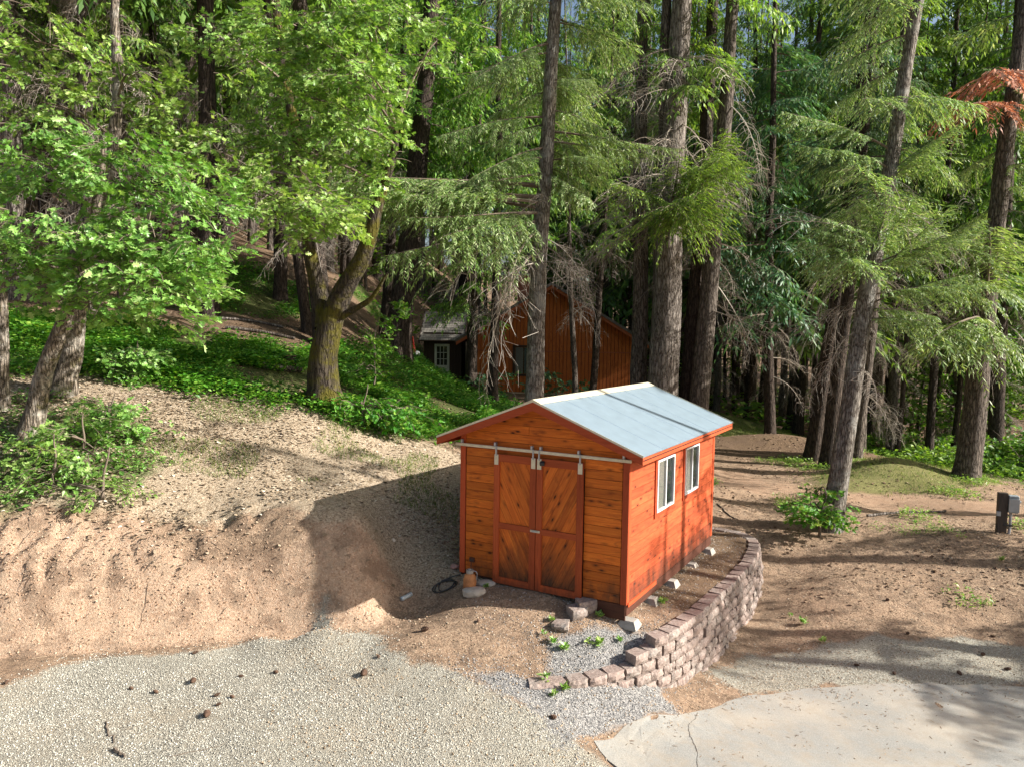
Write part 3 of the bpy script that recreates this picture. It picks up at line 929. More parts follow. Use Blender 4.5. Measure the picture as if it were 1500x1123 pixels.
# corner boards (vertical: grain along z)
TR = M['red_trim']
for x, y in ((0.0, 0), (-W, 0), (0, L), (-W, L)):
    sx = 1 if x == 0 else -1
    sy = -1 if y == 0 else 1
    hgt = EAVE - 0.06
    box('corner_board', (hgt, 0.10, 0.024), (x - sx * 0.05 + sx * 0.024, y + sy * 0.016, hgt / 2 - 0.0), TR, shed, rot=(math.pi / 2, -math.pi / 2, 0) if False else (0, -math.pi / 2, math.pi / 2))
    box('corner_board', (hgt, 0.024, 0.085), (x + sx * 0.0125, y - sy * 0.044, hgt / 2), TR, shed, rot=(0, -math.pi / 2, math.pi / 2))
# windows
for a, b, z0, z1 in WIN:
    wnd = thing('window', None, None, (0.012, a, z0)); wnd.parent = shed
    w, h = b - a, z1 - z0
    for n_, s_, l_ in (('casing', (0.03, 0.055, h + 0.14), (0.012, -0.030, h / 2 - 0.02)), ('casing', (0.03, 0.055, h + 0.14), (0.012, w + 0.030, h / 2 - 0.02)),
                       ('casing', (0.032, w, 0.075), (0.012, w / 2, -0.04)), ('casing', (0.032, w, 0.04), (0.012, w / 2, h + 0.022))):
        box(n_, s_, l_, TR, wnd)
    for n_, s_, l_ in (('frame', (0.045, 0.03, h), (0.02, 0.015, h / 2)), ('frame', (0.045, 0.03, h), (0.02, w - 0.015, h / 2)),
                       ('frame', (0.045, w - 0.06, 0.035), (0.02, w / 2, 0.0175)), ('frame', (0.045, w - 0.06, 0.03), (0.02, w / 2, h - 0.015)),
                       ('mullion', (0.04, 0.036, h - 0.08), (0.022, w * 0.5, h / 2))):
        box(n_, s_, l_, M['white_vinyl'], wnd)
    cb = Buf()
    ys = np.linspace(0.03, w * 0.5, 26)
    v = np.array([[0.002 + 0.004 * math.sin(i * 1.4), y, z] for i, y in enumerate(ys) for z in (0.03, h - 0.03)])
    k = np.arange(25) * 2
    cb.add(v, np.stack([k, k + 2, k + 3, k + 1], -1))
    cb.obj('curtain', M['curtain'], wnd)
    box('unlit_room_sheet', (0.002, w * 0.45, h - 0.07), (-0.001, w * 0.74, h / 2), M['shade_black'], wnd)  # thin black sheet: the room's darkness painted just behind the pane
    box('pane', (0.004, w * 0.5 - 0.06, h - 0.08), (0.020, w * 0.27, h / 2), M['glass'], wnd)
    box('pane', (0.004, w * 0.5 - 0.06, h - 0.08), (0.014, w * 0.74, h / 2), M['glass'], wnd)
# roof
ang = math.atan(SL)
half = (W / 2 + OS) / math.cos(ang)
ylen = L + OF + OB
rib = Buf()
npan = 6
pw = ylen / npan
prof = []
pb = Buf()
xs = [0, 0.02, 0.035, 0.05, 0.30, 0.31, 0.32, 0.55, 0.56, 0.57, pw - 0.002]
zs = [0, 0.0, 0.008, 0.0, 0.0, 0.0015, 0, 0, 0.0015, 0, 0]
nn = len(xs)
v = [(s, x, z) for s in (0, half) for x, z in zip(xs, zs)] + [(s, x, -0.018) for s in (0, half) for x in (0, pw - 0.002)]
k = np.arange(nn - 1)
pb.add(np.array(v), np.stack([k, k + 1, k + 1 + nn, k + nn], -1)[:, ::-1])
pb.add(np.array([[s, x, z] for s in (0, half) for x in (0.0, pw - 0.002) for z in (-0.001, -0.018)]), BOXF)
panel_me = pb.mesh('roof_panel', M['roof_metal'])
roof = thing('roof', None, None, (0, 0, 0)); roof.parent = shed
for side in (0, 1):
    for i in range(npan):
        o = link('roof_panel', panel_me, roof)
        if side == 0:   # slope towards the right wall
            o.matrix_local = Matrix.Translation((-W / 2, -OF + i * pw, EAVE + RISE)) @ Matrix.Rotation(ang, 4, 'Y')
        else:
            o.matrix_local = Matrix.Translation((-W / 2, -OF + (i + 1) * pw, EAVE + RISE)) @ Matrix.Rotation(math.pi, 4, 'Z') @ Matrix.Rotation(ang, 4, 'Y')
prism('ridge_cap', [(-W / 2 - 0.14, EAVE + RISE - 0.042), (-W / 2, EAVE + RISE + 0.018), (-W / 2 + 0.14, EAVE + RISE - 0.042), (-W / 2 + .14, EAVE + RISE - 0.034), (-W / 2, EAVE + RISE + 0.026), (-W / 2 - .14, EAVE + RISE - 0.034)], -OF - 0.01, L + OB + 0.01, M['cream_metal'], roof)
for s in (1, -1):
    for yy, nm in ((-OF, 'rake_board'), (L + OB - 0.028, 'rake_board')):
        xe, ze = (W / 2 + OS), EAVE - OS * SL
        zt = -0.02
        pts = [(-W / 2, EAVE + RISE + zt), (-W / 2 + s * xe, ze + zt), (-W / 2 + s * xe, ze + zt - 0.105), (-W / 2, EAVE + RISE + zt - 0.13)]
        prism(nm, pts, yy, yy + 0.028, M['red_trim'], roof)
        pts = [(-W / 2, EAVE + RISE + 0.016), (-W / 2 + s * (xe + 0.01), ze + 0.014), (-W / 2 + s * (xe + 0.01), ze - 0.018), (-W / 2, EAVE + RISE - 0.018)]
        prism('drip_edge', pts, yy - 0.006 if yy < 0 else yy + 0.028, yy if yy < 0 else yy + 0.034, M['cream_metal'], roof)
    xx = -W / 2 + s * (W / 2 + OS - 0.014)
    box('eave_board', (ylen - 0.06, 0.026, 0.10), (xx, -OF + ylen / 2, EAVE - OS * SL - 0.075), M['red_trim'], roof, rot=(0, 0, math.pi / 2))
    xm = -W / 2 + s * (W / 2 + OS * 0.5)
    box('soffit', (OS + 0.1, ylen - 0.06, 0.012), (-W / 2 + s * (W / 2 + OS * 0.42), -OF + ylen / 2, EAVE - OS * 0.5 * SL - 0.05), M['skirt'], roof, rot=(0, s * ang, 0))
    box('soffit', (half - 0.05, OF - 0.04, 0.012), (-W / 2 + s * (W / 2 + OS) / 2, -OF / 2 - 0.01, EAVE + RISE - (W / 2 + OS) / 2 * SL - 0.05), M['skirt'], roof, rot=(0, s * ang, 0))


# sliding doors of diagonal boards
def clip_band(x0, x1, z0, z1, c0, c1, d):
    """rectangle clipped between the lines d*x+z=c0 and d*x+z=c1"""
    poly = [(x0, z0), (x1, z0), (x1, z1), (x0, z1)]
    for sgn, cc in ((1, c0), (-1, -c1)):
        out = []
        for i in range(len(poly)):
            p, q = poly[i], poly[(i + 1) % len(poly)]
            fp, fq = sgn * (d * p[0] + p[1]) - cc, sgn * (d * q[0] + q[1]) - cc
            if fp >= 0:
                out.append(p)
            if fp * fq < 0:
                t = fp / (fp - fq)
                out.append((p[0] + (q[0] - p[0]) * t, p[1] + (q[1] - p[1]) * t))
        poly = out
        if len(poly) < 3:
            return []
    return poly


def diag_board(poly, y0, y1, slope, par):
    """its own local x lies along the board"""
    P = np.array(poly)
    c = P.mean(0)
    a = math.atan2(slope, 1)
    R2 = np.array([[math.cos(a), math.sin(a)], [-math.sin(a), math.cos(a)]])
    Q = (P - c) @ R2.T
    o = prism('door_board', [tuple(q) for q in Q], y0, y1, M['cedar_door'], par)
    o.location = (c[0], 0, c[1])
    o.rotation_euler = (0, -a, 0)
    return o


for k, (dx0, dx1, dd) in enumerate(((-2.305, -1.527, 2.0), (-1.515, -0.705, -2.0))):
    door = thing('door', None, None, ((dx0 + dx1) / 2, -0.045, -0.04)); door.parent = shed
    w, h = dx1 - dx0, 2.14
    x0, x1 = -w / 2, w / 2
    st = 0.105
    for xx in (x0 + st / 2, x1 - st / 2):
        box('door_stile', (h, 0.032, st), (xx, -0.016, h / 2), M['door_trim'], door, rot=(0, -math.pi / 2, 0))
    for zz, hh in ((0.055, 0.11), (0.965, 0.095), (h - 0.06, 0.12)):
        box('door_rail', (w - 2 * st, 0.032, hh), (0, -0.0155, zz), M['door_trim'], door)
    for (za, zb) in ((0.11, 0.9175), (1.0125, h - 0.12)):
        cs = [dd * x + z for x in (x0 + st, x1 - st) for z in (za, zb)]
        stepc = 0.125 * math.sqrt(1 + dd * dd)
        c_ = min(cs)
        while c_ < max(cs):
            poly = clip_band(x0 + st, x1 - st, za, zb, c_ + 0.004, c_ + stepc - 0.004, dd)
            if poly:
                diag_board(poly, -0.006 - 0.003 * random.random(), 0.018, -dd, door)
            c_ += stepc
    for xx in ((x0 + 0.05, x1 - 0.045) if k == 0 else (x0 + 0.05, x1 - 0.05)):
        hg = thing('hanger', None, None, (xx, -0.036, h - 0.09)); hg.parent = door
        box('hanger_plate', (0.075, 0.012, 0.17), (0, -0.006, 0), M['cream_metal'], hg, bevel=0.003)
        box('hanger_arm', (0.022, 0.02, 0.16), (0, -0.014, 0.14), M['steel'], hg)
lt = box('latch', (0.17, 0.02, 0.035), (-1.52, -0.09, 0.925), M['cream_metal'], shed, bevel=0.004)
box('latch_bolt', (0.10, 0.016, 0.014), (0, -0.016, 0.0), M['steel'], lt)
box('door_lamp', (0.075, 0.07, 0.06), (-1.40, -0.11, 2.03), M['dark_metal'], shed, rot=(0.4, 0, 0.3), bevel=0.01)
trk = box('door_track', (W + 0.16, 0.03, 0.048), (-W / 2 - 0.01, -0.075, 2.20), M['cream_metal'], shed, bevel=0.004)
for xx in (-2.95, -2.30, -1.62, -1.46, -0.80, -0.06):
    box('track_bracket', (0.035, 0.062, 0.075), (xx, -0.043, 2.245), M['steel'], shed, bevel=0.004)
box('header_board', (1.62, 0.02, 0.17), (-1.505, -0.004, 2.09), M['cedar_front'], shed)
box('skirt_board', (0.50, 0.03, 0.235), (-0.25, 0.0, -0.125), M['skirt'], shed)
box('skirt_board', (L - 0.02, 0.03, 0.17), (0.0, L / 2, -0.092), M['skirt'], shed, rot=(0, 0, math.pi / 2))
box('skirt_board', (L - 0.02, 0.03, 0.17), (-W, L / 2, -0.092), M['skirt'], shed, rot=(0, 0, math.pi / 2))
box('skirt_board', (W, 0.03, 0.17), (-W / 2, L, -0.092), M['skirt'], shed)
box('sill_board', (L * 0.27, 0.03, 0.07), (0.022, L * 0.135 + 0.03, -0.01), M['red_trim'], shed, rot=(0, 0, math.pi / 2))
out_ = box('outlet', (0.10, 0.035, 0.075), (-2.74, -0.03, 0.25), M['skirt'], shed, bevel=0.006)
box('outlet_face', (0.03, 0.006, 0.035), (-0.02, -0.02, 0), M['dark_metal'], out_)
box('outlet_face', (0.03, 0.006, 0.035), (0.022, -0.02, 0), M['dark_metal'], out_)
fl_ = Buf()
fl_.add(np.array([[x, y, z] for z in (-0.03, 0.0) for y in (0.02, L - 0.02) for x in (-W + 0.02, -0.02)]), BOXF)
fl_.obj('floor_deck', M['skirt'], shed)

# pier blocks that carry the shed
pb = Buf()
pv = np.array([(sx * (0.15 if z < 0.06 else 0.10), sy * (0.13 if z < 0.06 else 0.085), z) for z in (0, 0.05, 0.205) for sx, sy in ((-1, -1), (1, -1), (1, 1), (-1, 1))])
pf = [[j * 4 + i, j * 4 + (i + 1) % 4, (j + 1) * 4 + (i + 1) % 4, (j + 1) * 4 + i] for j in range(2) for i in range(4)] + [[8, 9, 10, 11], [3, 2, 1, 0]]
pb.add(pv, pf)
pier_me = pb.mesh('pier_block', M['concrete_grey'])
PIERL = ['grey concrete pier block under the front right corner of the shed', 'concrete pier block under the shed, second from its front right corner', 'concrete pier block under the middle of the shed side wall',
         'concrete pier block under the shed, second from its back right corner', 'concrete pier block under the back right corner of the shed']
for i, yy in enumerate((0.10, 1.02, 2.05, 3.2, 4.35)):
    p = sw(0.0 + 0.03, yy, -0.205 - 0.175 + 0.02)
    p[2] = max(h1(p[0], p[1]) - 0.06, SO[2] - 0.385 - 0.05)
    o = link('pier_block', pier_me)
    o.location = p
    o.scale = (1, 1, (SO[2] - 0.178 - p[2]) / 0.205) if i else (1.05, 1.05, (SO[2] - 0.245 - p[2]) / 0.205)
    o.rotation_euler = (0, 0, -YAW + 0.12 * math.sin(i * 3))
    tag(o, PIERL[i], 'pier block', 'concrete pier blocks under the shed')


# ------------------------------------------------------------------ split-face block retaining wall
def rough_block(w, d, h, seed):
    r = np.random.default_rng(seed)
    nx_, nz_ = 5, 3
    b = Buf()
    xs_ = np.linspace(-w / 2, w / 2, nx_ + 1); zs_ = np.linspace(0, h, nz_ + 1)
    v = []
    for j, z in enumerate(zs_):
        for i, x in enumerate(xs_):
            edge = i in (0, nx_) or j in (0, nz_)
            y = -d / 2 + (0.028 if edge else -0.004) + r.normal() * 0.009
            v.append((x * (1 - (0.04 if edge else 0)), y, z))
    nf = len(v)
    f = [[j * (nx_ + 1) + i, j * (nx_ + 1) + i + 1, (j + 1) * (nx_ + 1) + i + 1, (j + 1) * (nx_ + 1) + i] for j in range(nz_) for i in range(nx_)]
    v += [(-w * 0.38, d / 2, 0), (w * 0.38, d / 2, 0), (w * 0.38, d / 2, h), (-w * 0.38, d / 2, h)]
    b.add(v, f)
    B = nf
    bl, br, tl, tr = 0, nx_, nz_ * (nx_ + 1), nz_ * (nx_ + 1) + nx_
    me_v = np.concatenate(b.v)
    faces = f + [[B + 1, B, B + 3, B + 2]]
    side_l = [j * (nx_ + 1) for j in range(nz_ + 1)]
    side_r = [j * (nx_ + 1) + nx_ for j in range(nz_ + 1)]
    faces.append([B] + side_l + [B + 3])
    faces.append([B + 1, B + 2] + side_r[::-1])
    faces.append([tl + i for i in range(nx_ + 1)] + [B + 2, B + 3])
    faces.append([B, B + 1] + [bl + i for i in range(nx_, -1, -1)])
    me = bpy.data.meshes.new('block')
    me.from_pydata([tuple(q) for q in me_v], [], faces)
    me.materials.append(M['stone_block'])
    return me


BH, BW = 0.15, 0.30
block_mes = [rough_block(BW - 0.008, 0.24, BH - 0.006, s) for s in range(9)]
wall = thing('retaining_wall', 'curved retaining wall of rough pinkish blocks beside the shed', 'retaining wall', (2.4, 11.1, -5.3))
seg = np.hypot(*np.diff(WALL, axis=0).T)
S_ = np.concatenate([[0], np.cumsum(seg)])
# smooth path
sfine = np.linspace(0, S_[-1], 400)
px_ = np.interp(sfine, S_, WALL[:, 0]); py_ = np.interp(sfine, S_, WALL[:, 1])
ker = np.ones(25) / 25
pxs = np.convolve(np.pad(px_, 12, 'edge'), ker, 'valid'); pys = np.convolve(np.pad(py_, 12, 'edge'), ker, 'valid')
for cidx in range(9):
    ztop = -4.41 - cidx * BH
    s = BW / 2 * (cidx % 2) + 0.05
    while s < S_[-1] - 0.1:
        x, y = np.interp(s, sfine, pxs), np.interp(s, sfine, pys)
        x2, y2 = np.interp(s + 0.05, sfine, pxs), np.interp(s + 0.05, sfine, pys)
        dv = np.array([x2 - x, y2 - y]); dv /= np.hypot(*dv) + 1e-9
        nrm = np.array([dv[1], -dv[0]])
        lim = -4.72 if x < 1.75 and y < 12 else (-4.57 if x < 2.1 and y < 12 else -4.41)
        off = 0.016 * cidx
        gx_, gy_ = x + nrm[0] * 0.25, y + nrm[1] * 0.25
        g = h1(gx_, gy_)
        if ztop <= lim + 0.02 and ztop > g - 0.03:
            o = link('block', block_mes[rng.integers(9)], wall)
            o.location = (x + nrm[0] * off - 2.4, y + nrm[1] * off - 11.1, ztop - BH + 5.3 + rng.normal() * 0.003)
            jy = rng.normal() * 0.010
            o.location[0] += nrm[0] * jy; o.location[1] += nrm[1] * jy
            o.rotation_euler = (0.02 * rng.normal(), 0.012 * rng.normal(), math.atan2(dv[1], dv[0]) + rng.normal() * 0.05)
        s += BW
# loose blocks by the door
LB = [((858, 893, -4.28), 0.9, 0.0, 'pale block lying highest by the right foot of the shed doors', (1.1, 1, 1)),
      ((845, 912, -4.44), 1.05, 0.0, 'square block leaning below the highest one by the shed doors', (1, 1.1, 1)),
      ((822, 932, -4.56), 0.2, 0.0, 'low block half sunk in weeds in front of the shed', (0.9, 1, 0.7))]
for (px, py, z), rz, tlt, lab, sc in LB:
    p = at_z(px, py, z)
    g = h1(p[0], p[1])
    o = link('loose_block', block_mes[1])
    o.location = (p[0], p[1], g - 0.03)
    o.rotation_euler = (0.03, -0.04, rz - YAW)
    o.scale = (sc[0], sc[1], sc[2] * (1.4 if z > -4.3 else 1.1))
    tag(o, lab, 'block', 'loose blocks by the shed doors')


# small stones modelled as lumps
def lump(name, size, loc, mat, seed, sub=2, flat=1.0, rz=0.0, parent=None, amp=0.18):
    bm = bmesh.new()
    bmesh.ops.create_icosphere(bm, subdivisions=sub, radius=1)
    r = np.random.default_rng(seed)
    o3 = r.random(3) * 50
    for v in bm.verts:
        c_ = v.co
        k_ = 1 + amp * 2 * (vnoise(c_.x * 1.6 + o3[0] + c_.z, c_.y * 1.6 + o3[1], seed) + 0.6 * vnoise(c_.z * 2.4 + o3[2], c_.x * 2.4 + c_.y, seed + 3))
        v.co = Vector((c_.x * size[0] * k_, c_.y * size[1] * k_, max(-0.6 * size[2], min(size[2] * flat, c_.z * size[2] * k_))))
    me = bpy.data.meshes.new(name)
    bm.to_mesh(me); bm.free()
    me.materials.append(mat)
    o = link(name, me, parent)
    o.location = loc
    o.rotation_euler = (0, 0, rz)
    return o


M['flag'] = simple('pale_stone', (0.44, 0.40, 0.34), 0.95, 0, 0.22, 9, 0.5)
M['rust_tan'] = simple('rusty_tan_paint', (0.46, 0.20, 0.08), 0.6, 0.1, 0.45, 7, 0.2)
p = at_z(693, 876, -4.3); g = h1(p[0], p[1])
tag(lump('flat_rock', (0.20, 0.15, 0.10), (p[0], p[1], g + 0.03), M['flag'], 3, flat=0.75, rz=0.4), 'pale flat rock in front of the rusty gas bottle', 'rock', 'flat rocks left of the shed doors')
p = at_z(713, 858, -4.2); g = h1(p[0], p[1])
tag(lump('flat_rock', (0.17, 0.13, 0.06), (p[0], p[1] + 0.02, g + 0.02), M['flag'], 5, flat=0.7, rz=0.2), 'pale flat rock touching the foot of the left shed door', 'rock', 'flat rocks left of the shed doors')
p = at_z(673, 836, -4.15); g = h1(p[0] - .05, p[1])
tag(lump('small_rock', (0.09, 0.07, 0.05), (p[0] - 0.08, p[1], g + 0.03), simple('pink_stone', (0.42, 0.24, 0.2)), 7, rz=0.2), 'small pinkish rock at the left corner of the shed', 'rock')
# gas bottle
p = at_z(688, 864, -4.22); g = h1(p[0], p[1])
bt = thing('gas_bottle', 'small rusty tan gas bottle standing at the left corner of the shed', 'gas bottle', (p[0], p[1], g - 0.01))
b = Buf(); lathe(b, [(0.0, 0), (0.085, 0), (0.092, 0.02), (0.105, 0.06), (0.108, 0.20), (0.09, 0.265), (0.05, 0.30), (0.03, 0.31), (0.0, 0.312)], 20)
b.obj('tank', M['rust_tan'], bt, smooth=True)
b = Buf(); lathe(b, [(0.055, 0.295), (0.058, 0.30), (0.06, 0.355), (0.056, 0.357), (0.052, 0.30)], 16)
b.obj('collar', M['concrete_grey'], bt, smooth=True)
b = Buf(); lathe(b, [(0.012, 0.30), (0.014, 0.35), (0.022, 0.352), (0.022, 0.37), (0, 0.372)], 10)
b.obj('valve', M['steel'], bt)
b = Buf(); tube(b, bez((0.055, -0.02, 0.34), (0.15, -0.05, 0.36), (0.108, -0.03, 0.20), 10), 0.006, 6)
b.obj('handle', M['steel'], bt)
# cord from the outlet and a coiled hose on the ground
b = Buf()
p0 = sw(-2.74, -0.06, 0.22)
tube(b, bez(p0, p0 + np.array([0.0, -0.05, -0.2]), np.array([p0[0] - 0.03, p0[1] - 0.14, h1(p0[0], p0[1] - .14) + 0.01]), 10), 0.006, 5)
tag(b.obj('power_cord', M['dark_metal']), 'thin dark cord hanging from the outlet on the shed front', 'cord')
c0 = at_z(652, 862, -4.3)
b = Buf()
t_ = np.linspace(0, 3.3 * TAU, 130)
hx = c0[0] + (0.17 + 0.035 * np.sin(t_ * 0.31)) * np.cos(t_) + 0.03 * np.sin(t_ * 0.5)
hy = c0[1] + (0.13 + 0.02 * np.cos(t_ * 0.43)) * np.sin(t_)
hx = np.concatenate([hx, np.linspace(hx[-1], hx[-1] + 0.32, 12)]); hy = np.concatenate([hy, np.linspace(hy[-1], hy[-1] + 0.10, 12)])
hz = height(hx, hy) + 0.012 + 0.010 * (np.arange(len(hx)) / 40)
tube(b, np.column_stack([hx, hy, hz]), 0.010, 6)
tag(b.obj('hose', M['dark_metal']), 'black hose loosely coiled on the ground left of the shed', 'hose')
# crushed grey container in the shade of the bank
p = at(595, 835, 12.3)
p[2] = h1(p[0], p[1]) + 0.03
cn = thing('metal_can', 'small pale grey metal can lying on the bank in the shed shade', 'can', tuple(p), 0.6)
b = Buf(); lathe(b, [(0, -0.11), (0.035, -0.108), (0.038, -0.08), (0.033, 0.0), (0.039, 0.07), (0.036, 0.11), (0.0, 0.112)], 14)
o = b.obj('can_body', simple('can_metal', (0.45, 0.50, 0.52), 0.4, 0.3), cn, smooth=True); o.rotation_euler = (0, 1.45, 0.3)
b = Buf(); lathe(b, [(0.037, 0.106), (0.041, 0.108), (0.041, 0.116), (0.036, 0.118)], 14)
o = b.obj('can_rim', M['steel'], cn, smooth=True); o.rotation_euler = (0, 1.45, 0.3)
# utility post on the right
p = at_z(1470, 783, -4.5)
pz = h1(p[0], p[1])
sc_ = 1.0
up_ = thing('utility_post', 'short weathered utility post with a grey meter box on its right side', 'utility post', (p[0], p[1], pz - 0.05), -0.35)
post_w = wood('weathered_post', (0.12, 0.095, 0.075), (0.07, 0.055, 0.043), (0.03, 0.024, 0.02), knots=False, axis=2)
box('post', (0.20, 0.15, 1.0), (-0.06, 0, 0.48), post_w, up_, bevel=0.008)
mb = box('meter_box', (0.20, 0.17, 0.40), (0.145, -0.03, 0.74), simple('meter_grey', (0.33, 0.37, 0.40), 0.5, 0.3), up_, bevel=0.012)
box('meter_lid', (0.21, 0.02, 0.30), (0, -0.096, -0.02), M['steel'], mb, bevel=0.004)
b = Buf(); lathe(b, [(0, 0.115), (0.03, 0.117), (0.03, 0.15), (0.0, 0.155)], 12); o = b.obj('meter_knob', M['white_vinyl'], mb, smooth=True); o.rotation_euler = (0, math.pi / 2, 0); o.location = (0, 0, 0.06)
b = Buf(); tube(b, [(0.11, -0.03, 0.52), (0.11, -0.03, 0.25), (0.09, -0.03, 0.0)], 0.03, 10)
b.obj('conduit', M['steel'], up_, smooth=True)
box('conduit_strap', (0.17, 0.06, 0.035), (0.06, -0.075, 0.25), M['dark_metal'], up_)
box('junction_box', (0.09, 0.06, 0.11), (-0.14, -0.06, 0.50), M['steel'], up_, bevel=0.008)
box('post_bracket', (0.06, 0.05, 0.06), (-0.145, -0.04, 0.20), M['dark_metal'], up_)

# ------------------------------------------------------------------ cabin among the trees
cab_w = wood('cabin_siding', (0.56, 0.17, 0.042), (0.42, 0.108, 0.024), (0.22, 0.05, 0.012), knots=False, axis=2, grain=9, rough=0.75)
cab_trim = wood('cabin_trim', (0.36, 0.10, 0.04), (0.26, 0.07, 0.028), (0.14, 0.04, 0.018), knots=False)
cream = simple('cabin_cream', (0.46, 0.36, 0.25), 0.8)
darkwall = wood('dark_boards', (0.07, 0.045, 0.03), (0.045, 0.028, 0.02), (0.02, 0.013, 0.01), knots=False, axis=2)
shingle = simple('wood_shingles', (0.21, 0.19, 0.165), 0.95, 0, 0.45, 3, 0.6)
darkroof = simple('cabin_roofing', (0.10, 0.09, 0.08), 0.95, 0, 0.4, 3, 0.6)
cabin = thing('cabin', 'red brown cabin with grooved board siding half hidden behind the firs', 'cabin', (2.15, 42, -3.5), -0.12)
x0, x1, ez, az_, dep = -4.55, 4.5, 3.2, 5.95, 8.0
prism('wall', [(x0, -0.4), (x1, -0.4), (x1, ez), (0, az_), (x0, ez)], 0.06, dep, M['shade_black'], cabin)
n_ = int((x1 - x0) / 0.2)
sb = Buf()
for i in range(n_):
    a, b_ = x0 + i * 0.2 + 0.012, x0 + (i + 1) * 0.2 - 0.012
    ta = ez + (az_ - ez) * (1 - abs(a) / 4.55); tb = ez + (az_ - ez) * (1 - abs(b_) / 4.55)
    for lo, hi in ((0.12, 2.35), (2.41, None)):
        ha, hb = (hi, hi) if hi else (ta - 0.05, tb - 0.05)
        sb.add([(a, 0, lo), (b_, 0, lo), (b_, 0, hb), (a, 0, ha), (a, 0.05, lo), (b_, 0.05, lo), (b_, 0.05, hb), (a, 0.05, ha)],
               [[0, 1, 2, 3], [0, 3, 7, 4], [1, 5, 6, 2], [3, 2, 6, 7], [0, 4, 5, 1]])
sb.obj('siding_boards', cab_w, cabin, kind='stuff')
box('belly_band', (x1 - x0, 0.07, 0.05), (0, 0.02, 2.38), cab_trim, cabin)
for s in (-1, 1):
    aa = math.atan2(az_ - ez, 4.55)
    ln = 5.3 / math.cos(aa)
    pts = [(0, az_ + 0.12), (s * 5.25, az_ + 0.12 - 5.25 * math.tan(aa)), (s * 5.25, az_ - 0.12 - 5.25 * math.tan(aa)), (0, az_ - 0.14)]
    prism('rake_board', pts, -0.55, -0.50, cab_trim, cabin)
    pts = [(0, az_ + 0.22), (s * 5.3, az_ + 0.22 - 5.3 * math.tan(aa)), (s * 5.3, az_ + 0.06 - 5.3 * math.tan(aa)), (0, az_ + 0.05)]
    rf = prism('roof', pts, -0.6, dep + 0.4, darkroof, cabin)
ch = box('chimney', (0.7, 0.7, 1.5), (-1.9, 3.2, az_ + 0.05), simple('chimney_brick', (0.33, 0.12, 0.08), 0.9), cabin)
box('chimney_cap', (0.8, 0.8, 0.1), (0, 0, 0.8), M['concrete_grey'], ch)
box('sill_trim', (x1 - x0 - 1.0, 0.08, 0.09), (0.5, -0.02, 0.06), cream, cabin)
box('foundation', (x1 - x0 - 0.2, 0.05, 0.42), (0.1, 0.03, -0.2), cream, cabin)
wd = thing('window', None, None, (-1.55, -0.02, 1.15)); wd.parent = cabin
for s_, l_ in (((0.10, 0.10, 1.55), (-0.52, 0, 0.7)), ((0.10, 0.10, 1.55), (0.52, 0, 0.7)), ((1.14, 0.10, 0.10), (0, 0, -0.1)), ((1.14, 0.10, 0.10), (0, 0, 1.5))):
    box('window_frame', s_, l_, darkwall, wd)
box('curtain', (0.42, 0.02, 1.45), (-0.22, 0.0, 0.7), M['curtain'], wd)
box('curtain', (0.42, 0.02, 1.45), (0.26, 0.0, 0.7), simple('grey_curtain', (0.30, 0.33, 0.32)), wd)
box('pane', (0.9, 0.01, 1.45), (0, -0.03, 0.7), M['glass'], wd)
# entrance porch at the left end
pz0 = at(640, 548, 43)[2]
pcx = (at(620, 500, 43.5)[0] + at(677, 500, 43.5)[0]) / 2
porch = thing('entrance_porch', 'small dark shingled entry shed with a pale glazed door left of the cabin', 'porch', (pcx, 43.4, pz0 - 0.1), -0.05)
box('wall', (2.15, 2.2, 3.0), (0, 1.12, 0.95), darkwall, porch)
vb = Buf()
for i in range(11):
    vb.add(BOXV * np.array([0.17, 0.02, 2.2]) + np.array([-1.0 + i * 0.2, -0.01, 1.12]), BOXF)
vb.obj('wall_boards', darkwall, porch, kind='stuff')
rv = Buf()
y_a, z_a, y_b, z_b = -0.35, 2.0, 1.55, 3.65                      # eave and ridge of the roof
nrow = 12
for r_ in range(nrow):
    t0 = r_ / nrow
    t1 = (r_ + 1.35) / nrow
    x = -1.28 + (0.05 if r_ % 2 else 0)
    while x < 1.25:
        w_ = 0.10 + 0.09 * rng.random()
        xe = min(x + w_ - 0.012, 1.27)
        j = 0.02 * rng.random()
        p0_ = np.array([y_a + (y_b - y_a) * t0 - j * 0.7, z_a + (z_b - z_a) * t0 + 0.035 - j * 0.6])
        p1_ = np.array([y_a + (y_b - y_a) * min(t1, 1), z_a + (z_b - z_a) * min(t1, 1) + 0.008])
        rv.add([(x, p0_[0], p0_[1]), (xe, p0_[0], p0_[1]), (xe, p1_[0], p1_[1]), (x, p1_[0], p1_[1]), (x, p0_[0] + .01, p0_[1] - 0.03), (xe, p0_[0] + .01, p0_[1] - 0.03)],
               [[0, 1, 2, 3], [4, 5, 1, 0]])
        x += w_
rf = box('roof', (2.5, 2.55, 0.05), (0, (y_a + y_b) / 2, (z_a + z_b) / 2 - 0.03), darkwall, porch, rot=(math.atan2(z_b - z_a, y_b - y_a), 0, 0))
rv.obj('shingles', shingle, porch, kind='stuff')
prism('bargeboard', [(0, 0), (0.05, 0), (0.05, 1), (0, 1)], 0, 0.01, darkwall, porch).hide_render = False
bpy.data.objects.remove(bpy.data.objects['bargeboard'])
for sx in (-1.29, 1.29):
    box('bargeboard', (0.05, 2.6, 0.22), (sx, (y_a + y_b) / 2, (z_a + z_b) / 2 - 0.07), darkwall, porch, rot=(math.atan2(z_b - z_a, y_b - y_a), 0, 0))
doorp = simple('porch_door_paint', (0.40, 0.42, 0.36), 0.7)
dr_ = thing('door', None, None, (-0.02, -0.05, -0.25)); dr_.parent = porch
